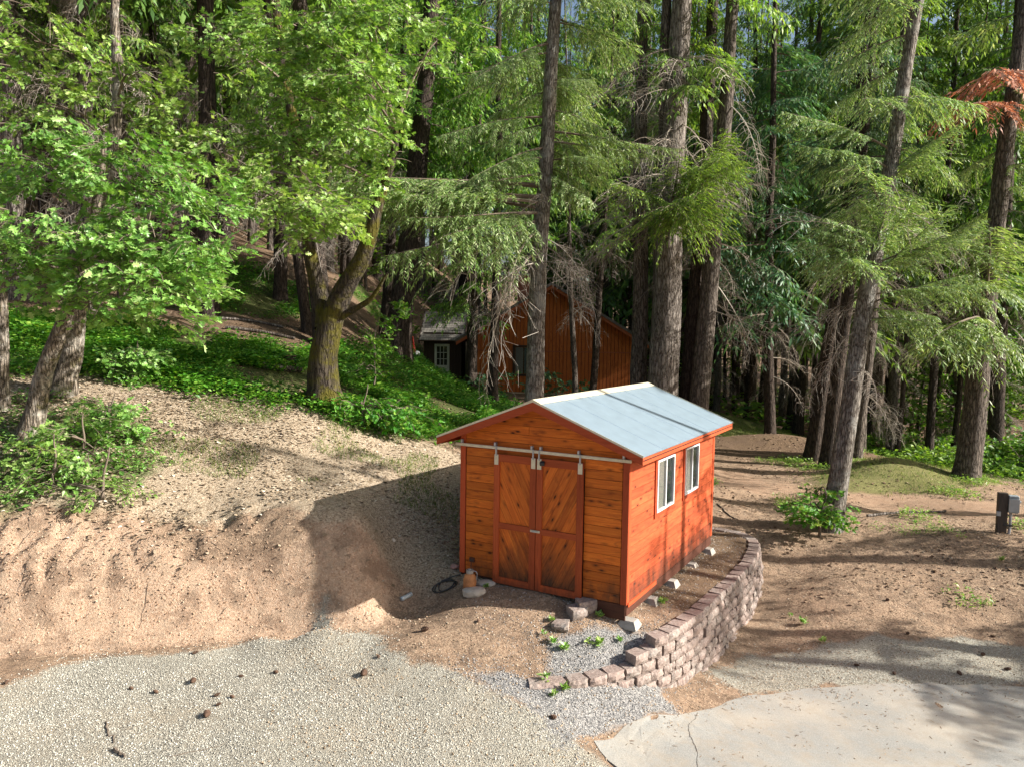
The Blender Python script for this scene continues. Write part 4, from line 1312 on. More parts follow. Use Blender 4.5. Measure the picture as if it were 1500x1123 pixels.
for s_, l_ in (((0.13, 0.05, 2.05), (-0.36, 0, 1.02)), ((0.13, 0.05, 2.05), (0.36, 0, 1.02)), ((0.60, 0.05, 0.85), (0, 0, 0.42)), ((0.60, 0.05, 0.14), (0, 0, 1.98))):
    box('door_panel', s_, l_, doorp, dr_)
box('door_glass', (0.6, 0.02, 1.08), (0, 0.0, 1.38), M['glass'], dr_)
box('window_bar', (0.03, 0.045, 1.06), (-0.1, -0.005, 1.38), doorp, dr_)
box('window_bar', (0.03, 0.045, 1.06), (0.1, -0.005, 1.38), doorp, dr_)
box('window_bar', (0.6, 0.04, 0.03), (0, -0.006, 1.56), doorp, dr_)
box('window_bar', (0.6, 0.04, 0.03), (0, -0.006, 1.2), doorp, dr_)
box('pet_door', (0.2, 0.02, 0.26), (-0.05, -0.035, 0.28), M['dark_metal'], dr_)
# red stepladder
redp = simple('red_paint', (0.62, 0.05, 0.03), 0.5)
p = at(600, 521, 41.0)
gl = h1(p[0], p[1])
p[2] = gl
ld = thing('stepladder', 'small red stepladder standing on the slope left of the entry shed', 'stepladder', tuple(p), 0.3)
for sx in (-1, 1):
    for sy in (-1, 1):
        b = Buf(); tube(b, [(sx * 0.26, sy * 0.24, -0.05), (sx * 0.17, sy * 0.04, 0.78)], 0.025, 6)
        b.obj('leg', redp, ld)
for i, z in enumerate((0.2, 0.42, 0.62)):
    box('step', (0.44 - i * 0.04, 0.10, 0.03), (0, -0.2 + 0.055 * i, z), redp, ld)
box('top_step', (0.40, 0.16, 0.05), (0, 0, 0.79), redp, ld, bevel=0.01)
p = at(608, 528, 41.5); p[2] = h1(p[0], p[1])
tag(lump('white_bag', (0.28, 0.22, 0.2), tuple(p + np.array([0, 0, 0.1])), simple('white_sack', (0.6, 0.6, 0.6)), 33, sub=3), 'crumpled white bag on the slope below the red stepladder', 'bag')


# ------------------------------------------------------------------ trees
def kites(p, d, ln, wd, roll):
    """needle twigs: narrow kites from p along d; returns verts (k,4,3)"""
    B = rot_basis(d, roll)
    x, y = B[:, :, 0], B[:, :, 1]
    ln = ln[:, None]; wd = wd[:, None]
    return np.stack([p, p + x * ln * 0.45 + y * wd, p + x * ln, p + x * ln * 0.45 - y * wd], 1)


KF = np.array([[0, 1, 2, 3]])


def make_bough(Lb, seed, dens=1.0, width=0.42, droop=0.35, tw=0.17, tww=0.0115, hang=0.62, stem_sides=4):
    """a fir bough along +X: leaf kites and a woody skeleton"""
    r = np.random.default_rng(seed)
    leaf, wood_ = Buf(), Buf()
    n = max(6, int(Lb / 0.25))
    t = np.linspace(0, 1, n)
    sway = r.normal() * 0.08
    stem = np.column_stack([Lb * t * (1 - 0.05 * t), Lb * sway * t ** 2, Lb * (0.10 * t - droop * t ** 2 + 0.12 * t ** 3)])
    tube(wood_, stem, np.interp(t, [0, 1], [0.012 + 0.007 * Lb, 0.003]), stem_sides)
    step = 0.075 / dens
    ts = np.arange(0.12 if Lb < 2.2 else 0.22, 1.0, step / Lb)
    P, D, LN = [], [], []
    for tt in ts:
        base = np.array([np.interp(tt, t, stem[:, k]) for k in range(3)])
        dirx = np.array([np.interp(min(1, tt + 0.03), t, stem[:, k]) for k in range(3)]) - base
        dirx /= np.linalg.norm(dirx) + 1e-9
        for sd in (-1, 1):
            if r.random() < 0.12:
                continue
            l = (width * min(Lb, 2.6) * (1 - tt) ** 0.75 * (0.45 + 0.9 * min(1, tt * 2.5)) + 0.13) * r.uniform(0.6, 1.25)
            a = math.radians(r.uniform(40, 68))
            d0 = dirx * math.cos(a) + np.array([0, sd, 0]) * math.sin(a)
            hg = hang * r.uniform(0.4, 1.6)
            m_ = max(2, int(l / 0.036 * dens))
            u = np.linspace(0, 1, m_)[:, None]
            pts = base + d0 * l * u + np.array([0, 0, -1]) * l * hg * u ** 1.8
            tube(wood_, pts[[0, m_ // 2, -1]] if m_ > 6 else pts[[0, -1]], 0.004, 3)
            dd = np.gradient(pts, axis=0) if m_ > 2 else np.tile(pts[-1] - pts[0], (m_, 1))
            dd /= np.linalg.norm(dd, axis=1)[:, None] + 1e-9
            for s2 in (-1, 1):
                aa = np.radians(r.uniform(25, 55, m_))[:, None]
                side = np.cross(dd, np.array([0, 0, 1.0])); side /= np.linalg.norm(side, axis=1)[:, None] + 1e-6
                dirs = dd * np.cos(aa) + side * s2 * np.sin(aa) + np.array([0, 0, -1.0]) * r.uniform(0.0, 0.75, (m_, 1)) * hang * 1.6
                P.append(pts + r.normal(size=(m_, 3)) * 0.008); D.append(dirs); LN.append(tw * r.uniform(0.6, 1.3, m_) * (1 - 0.45 * u[:, 0]))
            P.append(pts[-1:]); D.append(dd[-1:] + np.array([0, 0, -0.2])); LN.append(np.array([tw]))
    P, D, LN = np.concatenate(P), np.concatenate(D), np.concatenate(LN)
    kv = kites(P, D, LN, np.full(len(P), tww) * r.uniform(0.8, 1.25, len(P)), r.uniform(-0.9, 0.9, len(P)))
    leaf.add(kv.reshape(-1, 3), (np.arange(len(P))[:, None] * 4 + np.arange(4)))
    return leaf, wood_


def as_tpl(b):
    return np.concatenate(b.v), [np.concatenate(f) for f in b.f.values()]


BOUGH = {'s': [tuple(map(as_tpl, make_bough(1.3, s))) for s in (1, 2, 3)],
         'm': [tuple(map(as_tpl, make_bough(2.1, s, 0.85))) for s in (4, 5, 6, 7)],
         'l': [tuple(map(as_tpl, make_bough(3.2, s, 0.8, hang=0.55, droop=0.3))) for s in (8, 9)],
         'x': [tuple(map(as_tpl, make_bough(4.6, s, 0.75, 0.40, 0.18, hang=0.42))) for s in (10, 11)],
         'far': [tuple(map(as_tpl, make_bough(2.4, s, 0.33, 0.45, 0.30, 0.36, 0.034, 0.7, 3))) for s in (12, 13, 14)],
         'vfar': [tuple(map(as_tpl, make_bough(2.6, s, 0.23, 0.45, 0.30, 0.55, 0.060, 0.7, 3))) for s in (15, 16, 17)]}
BLEN = {'s': 1.3, 'm': 2.1, 'l': 3.2, 'x': 4.6, 'far': 2.4, 'vfar': 2.6}


def make_dead(Lb, seed, curl=1.0):
    """a bare drooping branch with curling side twigs"""
    r = np.random.default_rng(seed)
    b = Buf()
    t = np.linspace(0, 1, 9)
    stem = np.column_stack([Lb * (t - 0.22 * t ** 2), Lb * 0.1 * r.normal() * t ** 2, -Lb * 0.55 * t ** 1.7])
    tube(b, stem, np.interp(t, [0, 1], [0.008 + 0.004 * Lb, 0.003]), 4)
    for tt in np.arange(0.2, 1, 0.055):
        base = np.array([np.interp(tt, t, stem[:, k]) for k in range(3)])
        for sd in (-1, 1):
            if r.random() < 0.25:
                continue
            l = Lb * r.uniform(0.16, 0.42) * (1.15 - 0.5 * tt)
            a = r.uniform(0.5, 1.3)
            d = np.array([math.cos(a), sd * math.sin(a), r.uniform(-0.4, 0.3)])
            p1 = base + d * l * 0.6
            p2 = base + d * l * 0.85 + np.array([0, 0, -l * r.uniform(0.5, 1.0) * curl])
            pts = bez(base, p1, p2, 5)
            tube(b, pts, np.linspace(0.0042, 0.002, 5), 3)
            for k in range(1, 5):
                if r.random() < 0.6:
                    q = pts[k]; e = r.normal(size=3) * 0.5 + np.array([0.2, 0, -0.5]); e /= np.linalg.norm(e)
                    tube(b, np.array([q, q + e * l * 0.36 + np.array([0, 0, -0.02])]), 0.0022, 3)
    return as_tpl(b)


DEAD = [make_dead(1.8, s) for s in range(20, 25)]


def place(tpls, items):
    """items: (which, origin, azimuth, pitch, roll, scale) -> merged leaf and wood buffers"""
    leaf, wd = Buf(), Buf()
    by = {}
    for w, o, az, pt, rl, sc in items:
        by.setdefault(w, []).append((o, az, pt, rl, sc))
    for (kind, i), rows in by.items():
        (lv, lf), (wv, wf) = tpls[kind][i]
        az = np.array([r[1] for r in rows]); pt = np.array([r[2] for r in rows]); rl = np.array([r[3] for r in rows]); sc = np.array([r[4] for r in rows])
        x = np.stack([np.cos(az) * np.cos(pt), np.sin(az) * np.cos(pt), np.sin(pt)], -1)
        Mx = rot_basis(x, rl) * sc[:, None, None]
        o = np.array([r[0] for r in rows])
        leaf.inst(lv, lf, Mx, o); wd.inst(wv, wf, Mx, o)
    return leaf, wd


def trunk_pts(base, top, Ht, wob, seed, n=None):
    """world base and a higher point on the axis; extended to height Ht above the base"""
    r = np.random.default_rng(seed)
    base = np.asarray(base, float); top = np.asarray(top, float)
    d = (top - base) / (top[2] - base[2])
    n = n or int(Ht / 0.8) + 2
    h = np.linspace(-0.35, Ht, n)
    p = base + d * h[:, None]
    ph = r.random(4) * 6
    p[:, 0] += wob * (np.sin(h * 0.35 + ph[0]) - math.sin(ph[0]) + 0.4 * np.sin(h * 1.1 + ph[1]) - 0.4 * math.sin(ph[1]))
    p[:, 1] += wob * (np.sin(h * 0.3 + ph[2]) - math.sin(ph[2]))
    return h, p


def trunk_mesh(h, p, r0, Ht, mat, origin, sides=14, flare=0.35, taper=0.85):
    b = Buf()
    rad = r0 * (1 - taper * np.clip(h, 0, Ht) / Ht) + r0 * flare * np.exp(-np.clip(h + 0.1, 0, 9) / 0.35)
    n0 = b.n
    tube(b, p - origin, rad, sides, wob=0.035)
    return b.mesh('trunk', mat, True)


def interp_p(h, p, hh):
    return np.array([np.interp(hh, h, p[:, k]) for k in range(3)])


def conifer(label, base, top, r0, Ht=26, bark='bark_fir', group=None, crown=None, dead=(0, 0, 0), extra=(), dead_extra=(), leaf='fir_leaf', seed=0, wob=0.05, cat='tree', sides=14, rust=()):
    """crown: (h0, h1, number, length at h0, length at h1, size class, [azimuth window])"""
    r = np.random.default_rng(1000 + seed)
    h, p = trunk_pts(base, top, Ht, wob, seed)
    root = thing('conifer', label, cat, tuple(base), 0, group)
    o0 = np.array(base)
    link('trunk', trunk_mesh(h, p, r0, Ht, M[bark], o0, sides), root)
    items = []
    for (h0, h1_, n, l0, l1, cls, *win) in (crown or ()):
        for k in range(n):
            hh = h0 + (h1_ - h0) * (k + r.random()) / n
            Lw = (l0 + (l1 - l0) * (hh - h0) / (h1_ - h0)) * r.uniform(0.7, 1.2)
            c = cls
            if cls == 'auto':
                c = 's' if Lw < 1.7 else ('m' if Lw < 2.7 else 'l')
            az = r.uniform(*win[0]) if win else r.uniform(0, TAU)
            items.append(((c, r.integers(len(BOUGH[c]))), interp_p(h, p, hh) - o0, az, r.uniform(-0.35, 0.12), r.uniform(-0.3, 0.3), Lw / BLEN[c]))
    for (hh, tip, c) in [(a_ + dh, np.asarray(t_) + r.normal(size=3) * np.array([jj, jj, jj * 0.7]), k_) for (a_, t_, k_) in extra for (dh, jj) in ((0, 0), (0.25, 0.5))[:2 if r.random() < 0.55 else 1]]:
        s_ = interp_p(h, p, hh); tip = np.asarray(tip, float)
        d = tip - s_; Lw = np.linalg.norm(d)
        items.append(((c, r.integers(len(BOUGH[c]))), s_ - o0, math.atan2(d[1], d[0]), math.asin(d[2] / Lw) + 0.10, r.uniform(-0.2, 0.2), Lw / BLEN[c]))
    if items:
        lf, wd = place(BOUGH, items)
        lf.obj('crown', M[leaf], root)
        wd.obj('boughs', M['branch'], root)
    if rust:
        it2 = []
        for (hh, tip, c) in rust:
            s_ = interp_p(h, p, hh); d = np.asarray(tip, float) - s_; Lw = np.linalg.norm(d)
            it2.append(((c, r.integers(len(BOUGH[c]))), s_ - o0, math.atan2(d[1], d[0]), math.asin(d[2] / Lw) + 0.1, 0, Lw / BLEN[c]))
        lf, wd = place(BOUGH, it2)
        lf.obj('dead_bough', M['fir_leaf_rust'], root)
        wd.obj('dead_bough_wood', M['branch'], root)
    n, h0, h1_ = dead[:3]
    db = Buf()
    rows = []
    for k in range(n):
        hh = r.uniform(h0, h1_)
        az = r.uniform(*dead[3]) if len(dead) > 3 else r.uniform(0, TAU)
        rows.append((interp_p(h, p, hh) - o0, az, r.uniform(-0.5, 0.3), r.uniform(0.5, 1.3) * (dead[4] if len(dead) > 4 else 1)))
    for (hh, tip) in dead_extra:
        s_ = interp_p(h, p, hh); d = np.asarray(tip, float) - s_; Lw = np.linalg.norm(d)
        rows.append((s_ - o0, math.atan2(d[1], d[0]), math.asin(d[2] / Lw) + 0.45, Lw / 1.7))
    for q in rows:
        i = r.integers(len(DEAD))
        x = np.array([[math.cos(q[1]) * math.cos(q[2]), math.sin(q[1]) * math.cos(q[2]), math.sin(q[2])]])
        db.inst(DEAD[i][0], DEAD[i][1], rot_basis(x, np.array([r.uniform(-0.8, 0.8)])) * q[3], q[0][None])
    if rows:
        db.obj('bare_branches', M['dead_twig'], root)
    return root, h, p


def gp(px, Y, dz=0.0):
    """ground point seen in photo column px at depth Y"""
    p = at(px, 560, Y)
    for _ in range(3):
        z = h1(p[0], Y)
        py = 561.5 - F * ((np.array([p[0], Y, z]) @ UP) / (np.array([p[0], Y, z]) @ _fwd))
        p = at(px, py, Y)
    return np.array([p[0], Y, z + dz])


PI = math.pi
# --- the near firs
B = gp(778, 19.5)
conifer('tall fir with pale bark rising just behind the shed ridge', B, at(808, 80, 19.8), 0.255, 24, 'bark_young', 'large firs around the shed', seed=1,
        crown=[(6.8, 8.5, 5, 1.6, 2.0, 'auto', (-0.5, PI + 0.5)), (8.5, 14, 20, 2.2, 2.2, 'auto', (-0.7, PI + 0.7)), (14, 23.5, 14, 2.4, 0.8, 'far')],
        dead=(6, 4.5, 8.0), leaf='fir_leaf_grey',
        extra=[(7.2, at(620, 318, 18.0), 'x'), (6.6, at(500, 330, 17.2), 'x'), (6.9, at(560, 300, 18.3), 'x'), (5.6, at(560, 375, 17.4), 'l'), (6.3, at(470, 310, 17.6), 'x'), (6.2, at(600, 360, 17.0), 'x'), (6.2, at(660, 352, 17.2), 'l'), (6.0, at(700, 380, 18.6), 'm'), (7.6, at(690, 262, 18.3), 'l'),
               (8.6, at(640, 200, 18.5), 'l'), (7.5, at(920, 238, 18.6), 'l'), (8.0, at(975, 255, 19.4), 'x'), (9.5, at(880, 120, 18.6), 'l'), (10.2, at(690, 110, 18.5), 'l'), (7.2, at(880, 300, 19.0), 'm')],
        dead_extra=[(5.8, at(700, 470, 18.2)), (5.3, at(690, 540, 18.4)), (4.9, at(735, 420, 18.0)), (5.2, at(850, 420, 18.6)), (5.4, at(880, 440, 19.0)), (5.0, at(838, 450, 18.5)), (6.0, at(655, 400, 18.0))])
# cluster of five big trunks
B = gp(968, 23.5)
conifer('thickest furrowed trunk in the clump of big firs behind the shed', B, at(1001, 45, 24.0), 0.50, 30, 'bark_light', 'clump of big firs behind the shed', seed=2,
        crown=[(11.5, 29, 24, 2.6, 1.2, 'far')], dead=(26, 7.5, 13, (1.8, 5.5), 1.5),
        extra=[(8.2, at(1100, 232, 21.0), 'l'), (7.8, at(1080, 200, 21.5), 'l'), (7.6, at(1040, 265, 20.5), 'm'), (7.2, at(980, 285, 20.5), 'm'), (7.9, at(930, 270, 20.8), 'l'), (8.0, at(1010, 225, 20.8), 'l'), (7.4, at(1020, 290, 20.8), 'm')])
B = gp(934, 24.5)
conifer('dark trunk at the left edge of the clump of big firs', B, at(946, 45, 24.8), 0.30, 27, 'bark_fir', 'clump of big firs behind the shed', seed=3, crown=[(11, 26, 16, 2.3, 1.0, 'far')], dead=(20, 6, 12, (2.0, 5.0), 1.3))
B = gp(954, 24.0)
conifer('brown trunk between the dark left one and the thickest fir of the clump', B, at(976, 45, 24.3), 0.27, 26, 'bark_fir', 'clump of big firs behind the shed', seed=4, crown=[(11.5, 25, 14, 2.3, 1.0, 'far')], dead=(8, 7, 12))
B = gp(999, 24.2)
conifer('dark slender trunk directly right of the thickest fir of the clump', B, at(1036, 100, 24.6), 0.31, 27, 'bark_dark', 'clump of big firs behind the shed', seed=5, crown=[(11.5, 26, 14, 2.3, 1.0, 'far')], dead=(8, 6, 12))
B = gp(1019, 23.6)
conifer('rightmost trunk of the clump of big firs, leaning outwards', B, at(1068, 60, 24.2), 0.33, 28, 'bark_fir', 'clump of big firs behind the shed', seed=6, crown=[(11.5, 27, 18, 2.5, 1.0, 'far')], dead=(18, 5, 12, (-1.6, 1.5), 1.3))
# right hand firs
B = gp(1216, 17.6)
conifer('leaning fir with a leafy sapling at its foot on the dirt bank', B, at(1322, 120, 17.9), 0.24, 23, 'bark_young', 'large firs around the shed', seed=7,
        crown=[(6.5, 13, 14, 1.7, 2.0, 'auto', (-0.8, PI + 0.8)), (13, 22, 12, 2.3, 0.8, 'far')], dead=(12, 3.5, 9), leaf='fir_leaf_grey',
        extra=[(6.6, at(1215, 320, 16.5), 'l'), (6.1, at(1180, 350, 16.8), 'l'), (5.9, at(1225, 372, 16.2), 'm'), (5.6, at(1400, 300, 17.0), 'l'), (5.9, at(1440, 325, 17.4), 'l'), (6.3, at(1350, 280, 16.4), 'm'), (5.2, at(1420, 400, 17.2), 'l'),
               (8.4, at(1180, 210, 17), 'l'), (8.8, at(1150, 160, 17.5), 'l'), (7.4, at(1260, 230, 16.4), 'm'), (8.0, at(1400, 180, 17.2), 'm'), (4.9, at(1380, 470, 16.9), 'm')],
        dead_extra=[(4.5, at(1340, 520, 17)), (5.0, at(1390, 460, 17)), (6.5, at(1150, 300, 17))])
B = gp(1415, 23.4)
conifer('stout dark fir on the right with a rust coloured dead bough', B, at(1470, 250, 23.8), 0.36, 26, 'bark_fir', 'large firs around the shed', seed=8,
        crown=[(7.5, 13, 9, 2.0, 2.2, 'auto'), (13, 25, 14, 2.5, 0.8, 'far')], dead=(12, 4, 9), leaf='fir_leaf_grey',
        extra=[(6.4, at(1350, 330, 21), 'l'), (6.0, at(1490, 330, 21), 'l'), (5.6, at(1460, 320, 20.5), 'm'), (5.3, at(1400, 420, 21.0), 'l'), (4.6, at(1470, 510, 21), 'm'), (4.7, at(1380, 500, 21.5), 'm')],
        rust=[(11.3, at(1395, 150, 21.8), 'm'), (11.9, at(1420, 100, 21.6), 's')])
B = gp(1190, 26.8)
conifer('slim dark fir, leftmost of the three behind the leaning fir', B, at(1222, 430, 26.6), 0.27, 24, 'bark_dark', 'slim firs behind the leaning fir', seed=9, crown=[(8, 13, 16, 1.9, 2.0, 'auto'), (13, 23, 12, 2.2, 0.8, 'far')], dead=(7, 4, 8), leaf='fir_leaf_blue')
B = gp(1211, 25.4)
conifer('slim dark fir in the middle of the three behind the leaning fir', B, at(1240, 430, 25.4), 0.25, 24, 'bark_dark', 'slim firs behind the leaning fir', seed=10, crown=[(7.0, 13, 22, 2.1, 2.2, 'auto'), (13, 23, 12, 2.2, 0.8, 'far')], dead=(6, 4, 8), leaf='fir_leaf_blue')
B = gp(1252, 27)
conifer('slim fir partly hidden right behind the leaning fir', B, at(1275, 480, 27), 0.24, 23, 'bark_fir', 'slim firs behind the leaning fir', seed=11, crown=[(7.5, 13, 12, 1.8, 2.0, 'auto'), (13, 22, 12, 2.0, 0.8, 'far')], dead=(8, 3, 8))
B = gp(722, 29)
conifer('green fir left of the pale barked fir, standing before the cabin', B, at(726, 250, 29), 0.20, 24, 'bark_dark', 'firs around the cabin', seed=21, crown=[(6.5, 15, 34, 2.6, 2.4, 'far'), (15, 23, 10, 2.2, 0.8, 'far')], dead=(8, 3, 8), leaf='fir_leaf')
B = gp(1128, 31)
conifer('bushy bluish green fir between the clump and the slim firs', B, at(1132, 250, 31), 0.22, 24, 'bark_dark', 'firs around the cabin', seed=22, crown=[(5.0, 16, 46, 2.9, 2.6, 'far'), (16, 23, 8, 2.2, 0.8, 'far')], dead=(8, 2, 6), leaf='fir_leaf_blue')
# cabin side
B = gp(843, 30)
conifer('thin bare young fir left of the pair standing before the cabin', B, at(834, 250, 30), 0.13, 17, 'bark_fir', 'young firs before the cabin', seed=12, crown=[(8, 16, 30, 1.5, 0.6, 'far')], dead=(4, 4, 8), sides=10)
B = gp(864, 31)
conifer('thin dark young fir right of the pair standing before the cabin', B, at(880, 350, 31), 0.17, 18, 'bark_dark', 'young firs before the cabin', seed=13, crown=[(7, 17, 30, 1.8, 0.6, 'far')], dead=(7, 3.5, 8), sides=10)
B = gp(582, 30)
conifer('broad dark fir on the slope left of the red stepladder', B, at(608, 250, 30), 0.50, 28, 'bark_dark', 'dark firs on the slope', seed=14, crown=[(6, 14, 24, 3.0, 3.0, 'far'), (14, 27, 14, 2.6, 0.8, 'far')], dead=(10, 3, 8))
B = gp(563, 32)
conifer('narrow dark fir tight behind the broad dark one on the slope', B, at(578, 250, 32), 0.24, 24, 'bark_dark', 'dark firs on the slope', seed=15, crown=[(6, 23, 34, 2.2, 0.8, 'far')], dead=(8, 3, 8))
B = gp(476, 25)
conifer('straight dark trunk right behind the mossy oak', B, at(460, 300, 25), 0.34, 26, 'bark_dark', 'dark firs on the slope', seed=16, crown=[(6, 12, 22, 2.4, 2.4, 'far'), (12, 25, 14, 2.6, 0.8, 'far')], dead=(10, 3, 9))
B = gp(451, 26)
conifer('slim dark trunk leaning left behind the mossy oak', B, at(425, 290, 26), 0.19, 22, 'bark_dark', 'dark firs on the slope', seed=17, crown=[(6, 21, 34, 2.2, 0.8, 'far')], dead=(10, 3, 9))
B = gp(690, 33)
conifer('dark fir right of the entry shed in front of the cabin corner', B, at(700, 250, 33), 0.26, 25, 'bark_dark', 'dark firs on the slope', seed=18, crown=[(3.2, 12, 34, 2.0, 2.2, 'far'), (12, 24, 14, 2.2, 0.8, 'far')], dead=(7, 3.5, 7))
# --- left hill trunks: three kinds built once, copied with a size of their own
def copy_tree(root, loc, rz, sc, label):
    c = root.copy(); col.objects.link(c)
    c.location = loc; c.rotation_euler = (0, 0, rz); c.scale = (sc, sc, sc)
    c['label'] = label
    for ch in list(root.children):
        d = ch.copy(); col.objects.link(d); d.parent = c
    return c


hill = []
for i, (r_, bk) in enumerate(((0.40, 'bark_light'), (0.25, 'bark_dark'), (0.15, 'bark_fir'))):
    hill.append(conifer('', (0, 0, 0), (0.1, 0.0, 12), r_, 24, bk, 'firs on the left hill', seed=30 + i, crown=[(5.5, 23, 38, 2.2, 0.8, 'far')], dead=(26, 2, 12, (PI, TAU), 1.4), sides=10)[0])
usedh = set()
for (px, Y, k_, sc, lean, lab) in [
        (20, 25, 0, 1.05, 0.01, 'broad pale shaggy fir at the upper left edge'), (118, 27, 0, 0.98, -0.01, 'broad shaggy fir on the hill behind the oak leaves'),
        (180, 25, 2, 1.1, 0.02, 'thin fir on the hill beside the broad shaggy one'), (268, 30, 0, 0.66, 0.02, 'pale straight fir on the hill above the undergrowth'),
        (330, 36, 1, 0.9, 0.0, 'dark fir on the upper slope left of the thin pair'), (368, 37, 2, 1.05, 0.05, 'leaning thin fir, left of the pair on the upper slope'),
        (396, 36, 2, 0.9, 0.0, 'thin upright fir, right of the pair on the upper slope'), (412, 43, 1, 1.0, -0.01, 'dark straight fir high on the slope above the grass'),
        (228, 31, 1, 0.9, -0.01, 'dark fir on the hill behind the pale straight one'), (66, 31, 1, 1.05, 0.01, 'dark fir between the two broad shaggy ones on the hill'),
        (512, 38, 1, 0.8, 0.02, 'slender dark fir seen between the mossy oak and broad fir')]:
    B = gp(px, Y)
    if k_ in usedh:
        q = copy_tree(hill[k_], tuple(B), 0, sc, lab)
    else:
        q = hill[k_]; q.location = tuple(B); q.scale = (sc, sc, sc); q['label'] = lab; usedh.add(k_)
    q.rotation_euler = (0, lean, 0.3 * math.sin(px))


# --- oaks and other broadleaf trees
def leaf_shape(lobes=3, size=0.11):
    """a lobed leaf in the xy plane, petiole at the origin, a little folded"""
    out = [(0.0, 0.0)]
    L_ = size
    prof = [(0.10, 0.05), (0.22, 0.28), (0.30, 0.12), (0.48, 0.42), (0.56, 0.14), (0.76, 0.26), (0.80, 0.10)]
    up_ = [(x * L_, y * L_) for x, y in prof]
    tip = (L_, 0)
    v = [(0, 0, 0), (L_ * 0.45, 0, 0), (L_, 0, 0)]
    f = []
    for s in (1, -1):
        ids = [0]
        for x, y in up_:
            v.append((x, s * y, abs(y) * 0.35 - 0.15 * x * x / L_)); ids.append(len(v) - 1)
        ids.append(2)
        for a, b in zip(ids[:-1], ids[1:]):
            f.append([1, b, a] if s > 0 else [1, a, b])
    return np.array(v), np.array(f)


def simple_leaf(size=0.1, w=0.5):
    v = np.array([(0, 0, 0), (size * 0.45, size * w * 0.5, size * 0.08), (size, 0, -size * 0.06), (size * 0.45, -size * w * 0.5, size * 0.08)])
    return v, np.array([[0, 1, 2, 3]])


def leaf_spray(n, size, shape, seed, spread=0.34):
    r = np.random.default_rng(seed)
    lv, lf = shape(size=size)
    b, wd = Buf(), Buf()
    k = n
    t = r.random(k) ** 0.7
    ang_ = r.uniform(-1, 1, k) * 0.9
    pos = np.column_stack([spread * t * np.cos(ang_) * 1.2, spread * t * np.sin(ang_), r.normal(size=k) * 0.035 - 0.10 * t])
    az = ang_ + r.normal(size=k) * 0.9
    pt = r.normal(size=k) * 0.35 - 0.15
    x = np.stack([np.cos(az) * np.cos(pt), np.sin(az) * np.cos(pt), np.sin(pt)], -1)
    Mx = rot_basis(x, r.normal(size=k) * 0.45) * r.uniform(0.7, 1.25, k)[:, None, None]
    b.inst(lv, [lf], Mx, pos)
    for i in range(3):
        a = (i - 1) * 0.6 + r.normal() * 0.1
        tube(wd, bez((0, 0, 0), (spread * 0.6 * math.cos(a), spread * 0.6 * math.sin(a), 0.0), (spread * 1.1 * math.cos(a), spread * 1.1 * math.sin(a), -0.08), 4), 0.004, 3)
    return as_tpl(b), as_tpl(wd)


SPRAY = {'oak': [leaf_spray(17, 0.135, lambda size: leaf_shape(3, size), s) for s in (1, 2, 3, 4)],
         'small': [leaf_spray(26, 0.085, simple_leaf, s, 0.30) for s in (5, 6, 7)],
         'bush': [leaf_spray(22, 0.11, simple_leaf, s, 0.32) for s in (8, 9, 10)],
         'farleaf': [leaf_spray(24, 0.20, lambda size: simple_leaf(size, 0.7), s, 0.7) for s in (11, 12, 13)]}


def clouds(blobs, kind, seed, density=1.0):
    """blobs: (center, (rx,ry,rz), count)"""
    r = np.random.default_rng(seed)
    items = []
    for c, rad, n in blobs:
        n = int(n * density)
        u = r.normal(size=(n, 3)); u /= np.linalg.norm(u, axis=1)[:, None]
        rr = r.random(n) ** 0.45
        q = np.asarray(c) + u * rr[:, None] * np.array(rad)
        # gather into layers, as branches do
        q[:, 2] = q[:, 2] + 0.35 * vnoise(q[:, 0] * 1.3, q[:, 1] * 1.3 + q[:, 2] * 0.7, seed)
        keep = vnoise(q[:, 0] * 1.2 + 7, q[:, 2] * 1.8 + q[:, 1] * 0.8, seed + 5) > -0.24
        q = q[keep]
        for p_ in q:
            d = p_ - np.asarray(c)
            az = math.atan2(d[1], d[0]) + r.normal() * 0.6
            items.append(((kind, r.integers(len(SPRAY[kind]))), p_, az, r.normal() * 0.3 - 0.1, r.normal() * 0.35, r.uniform(0.75, 1.25)))
    return items


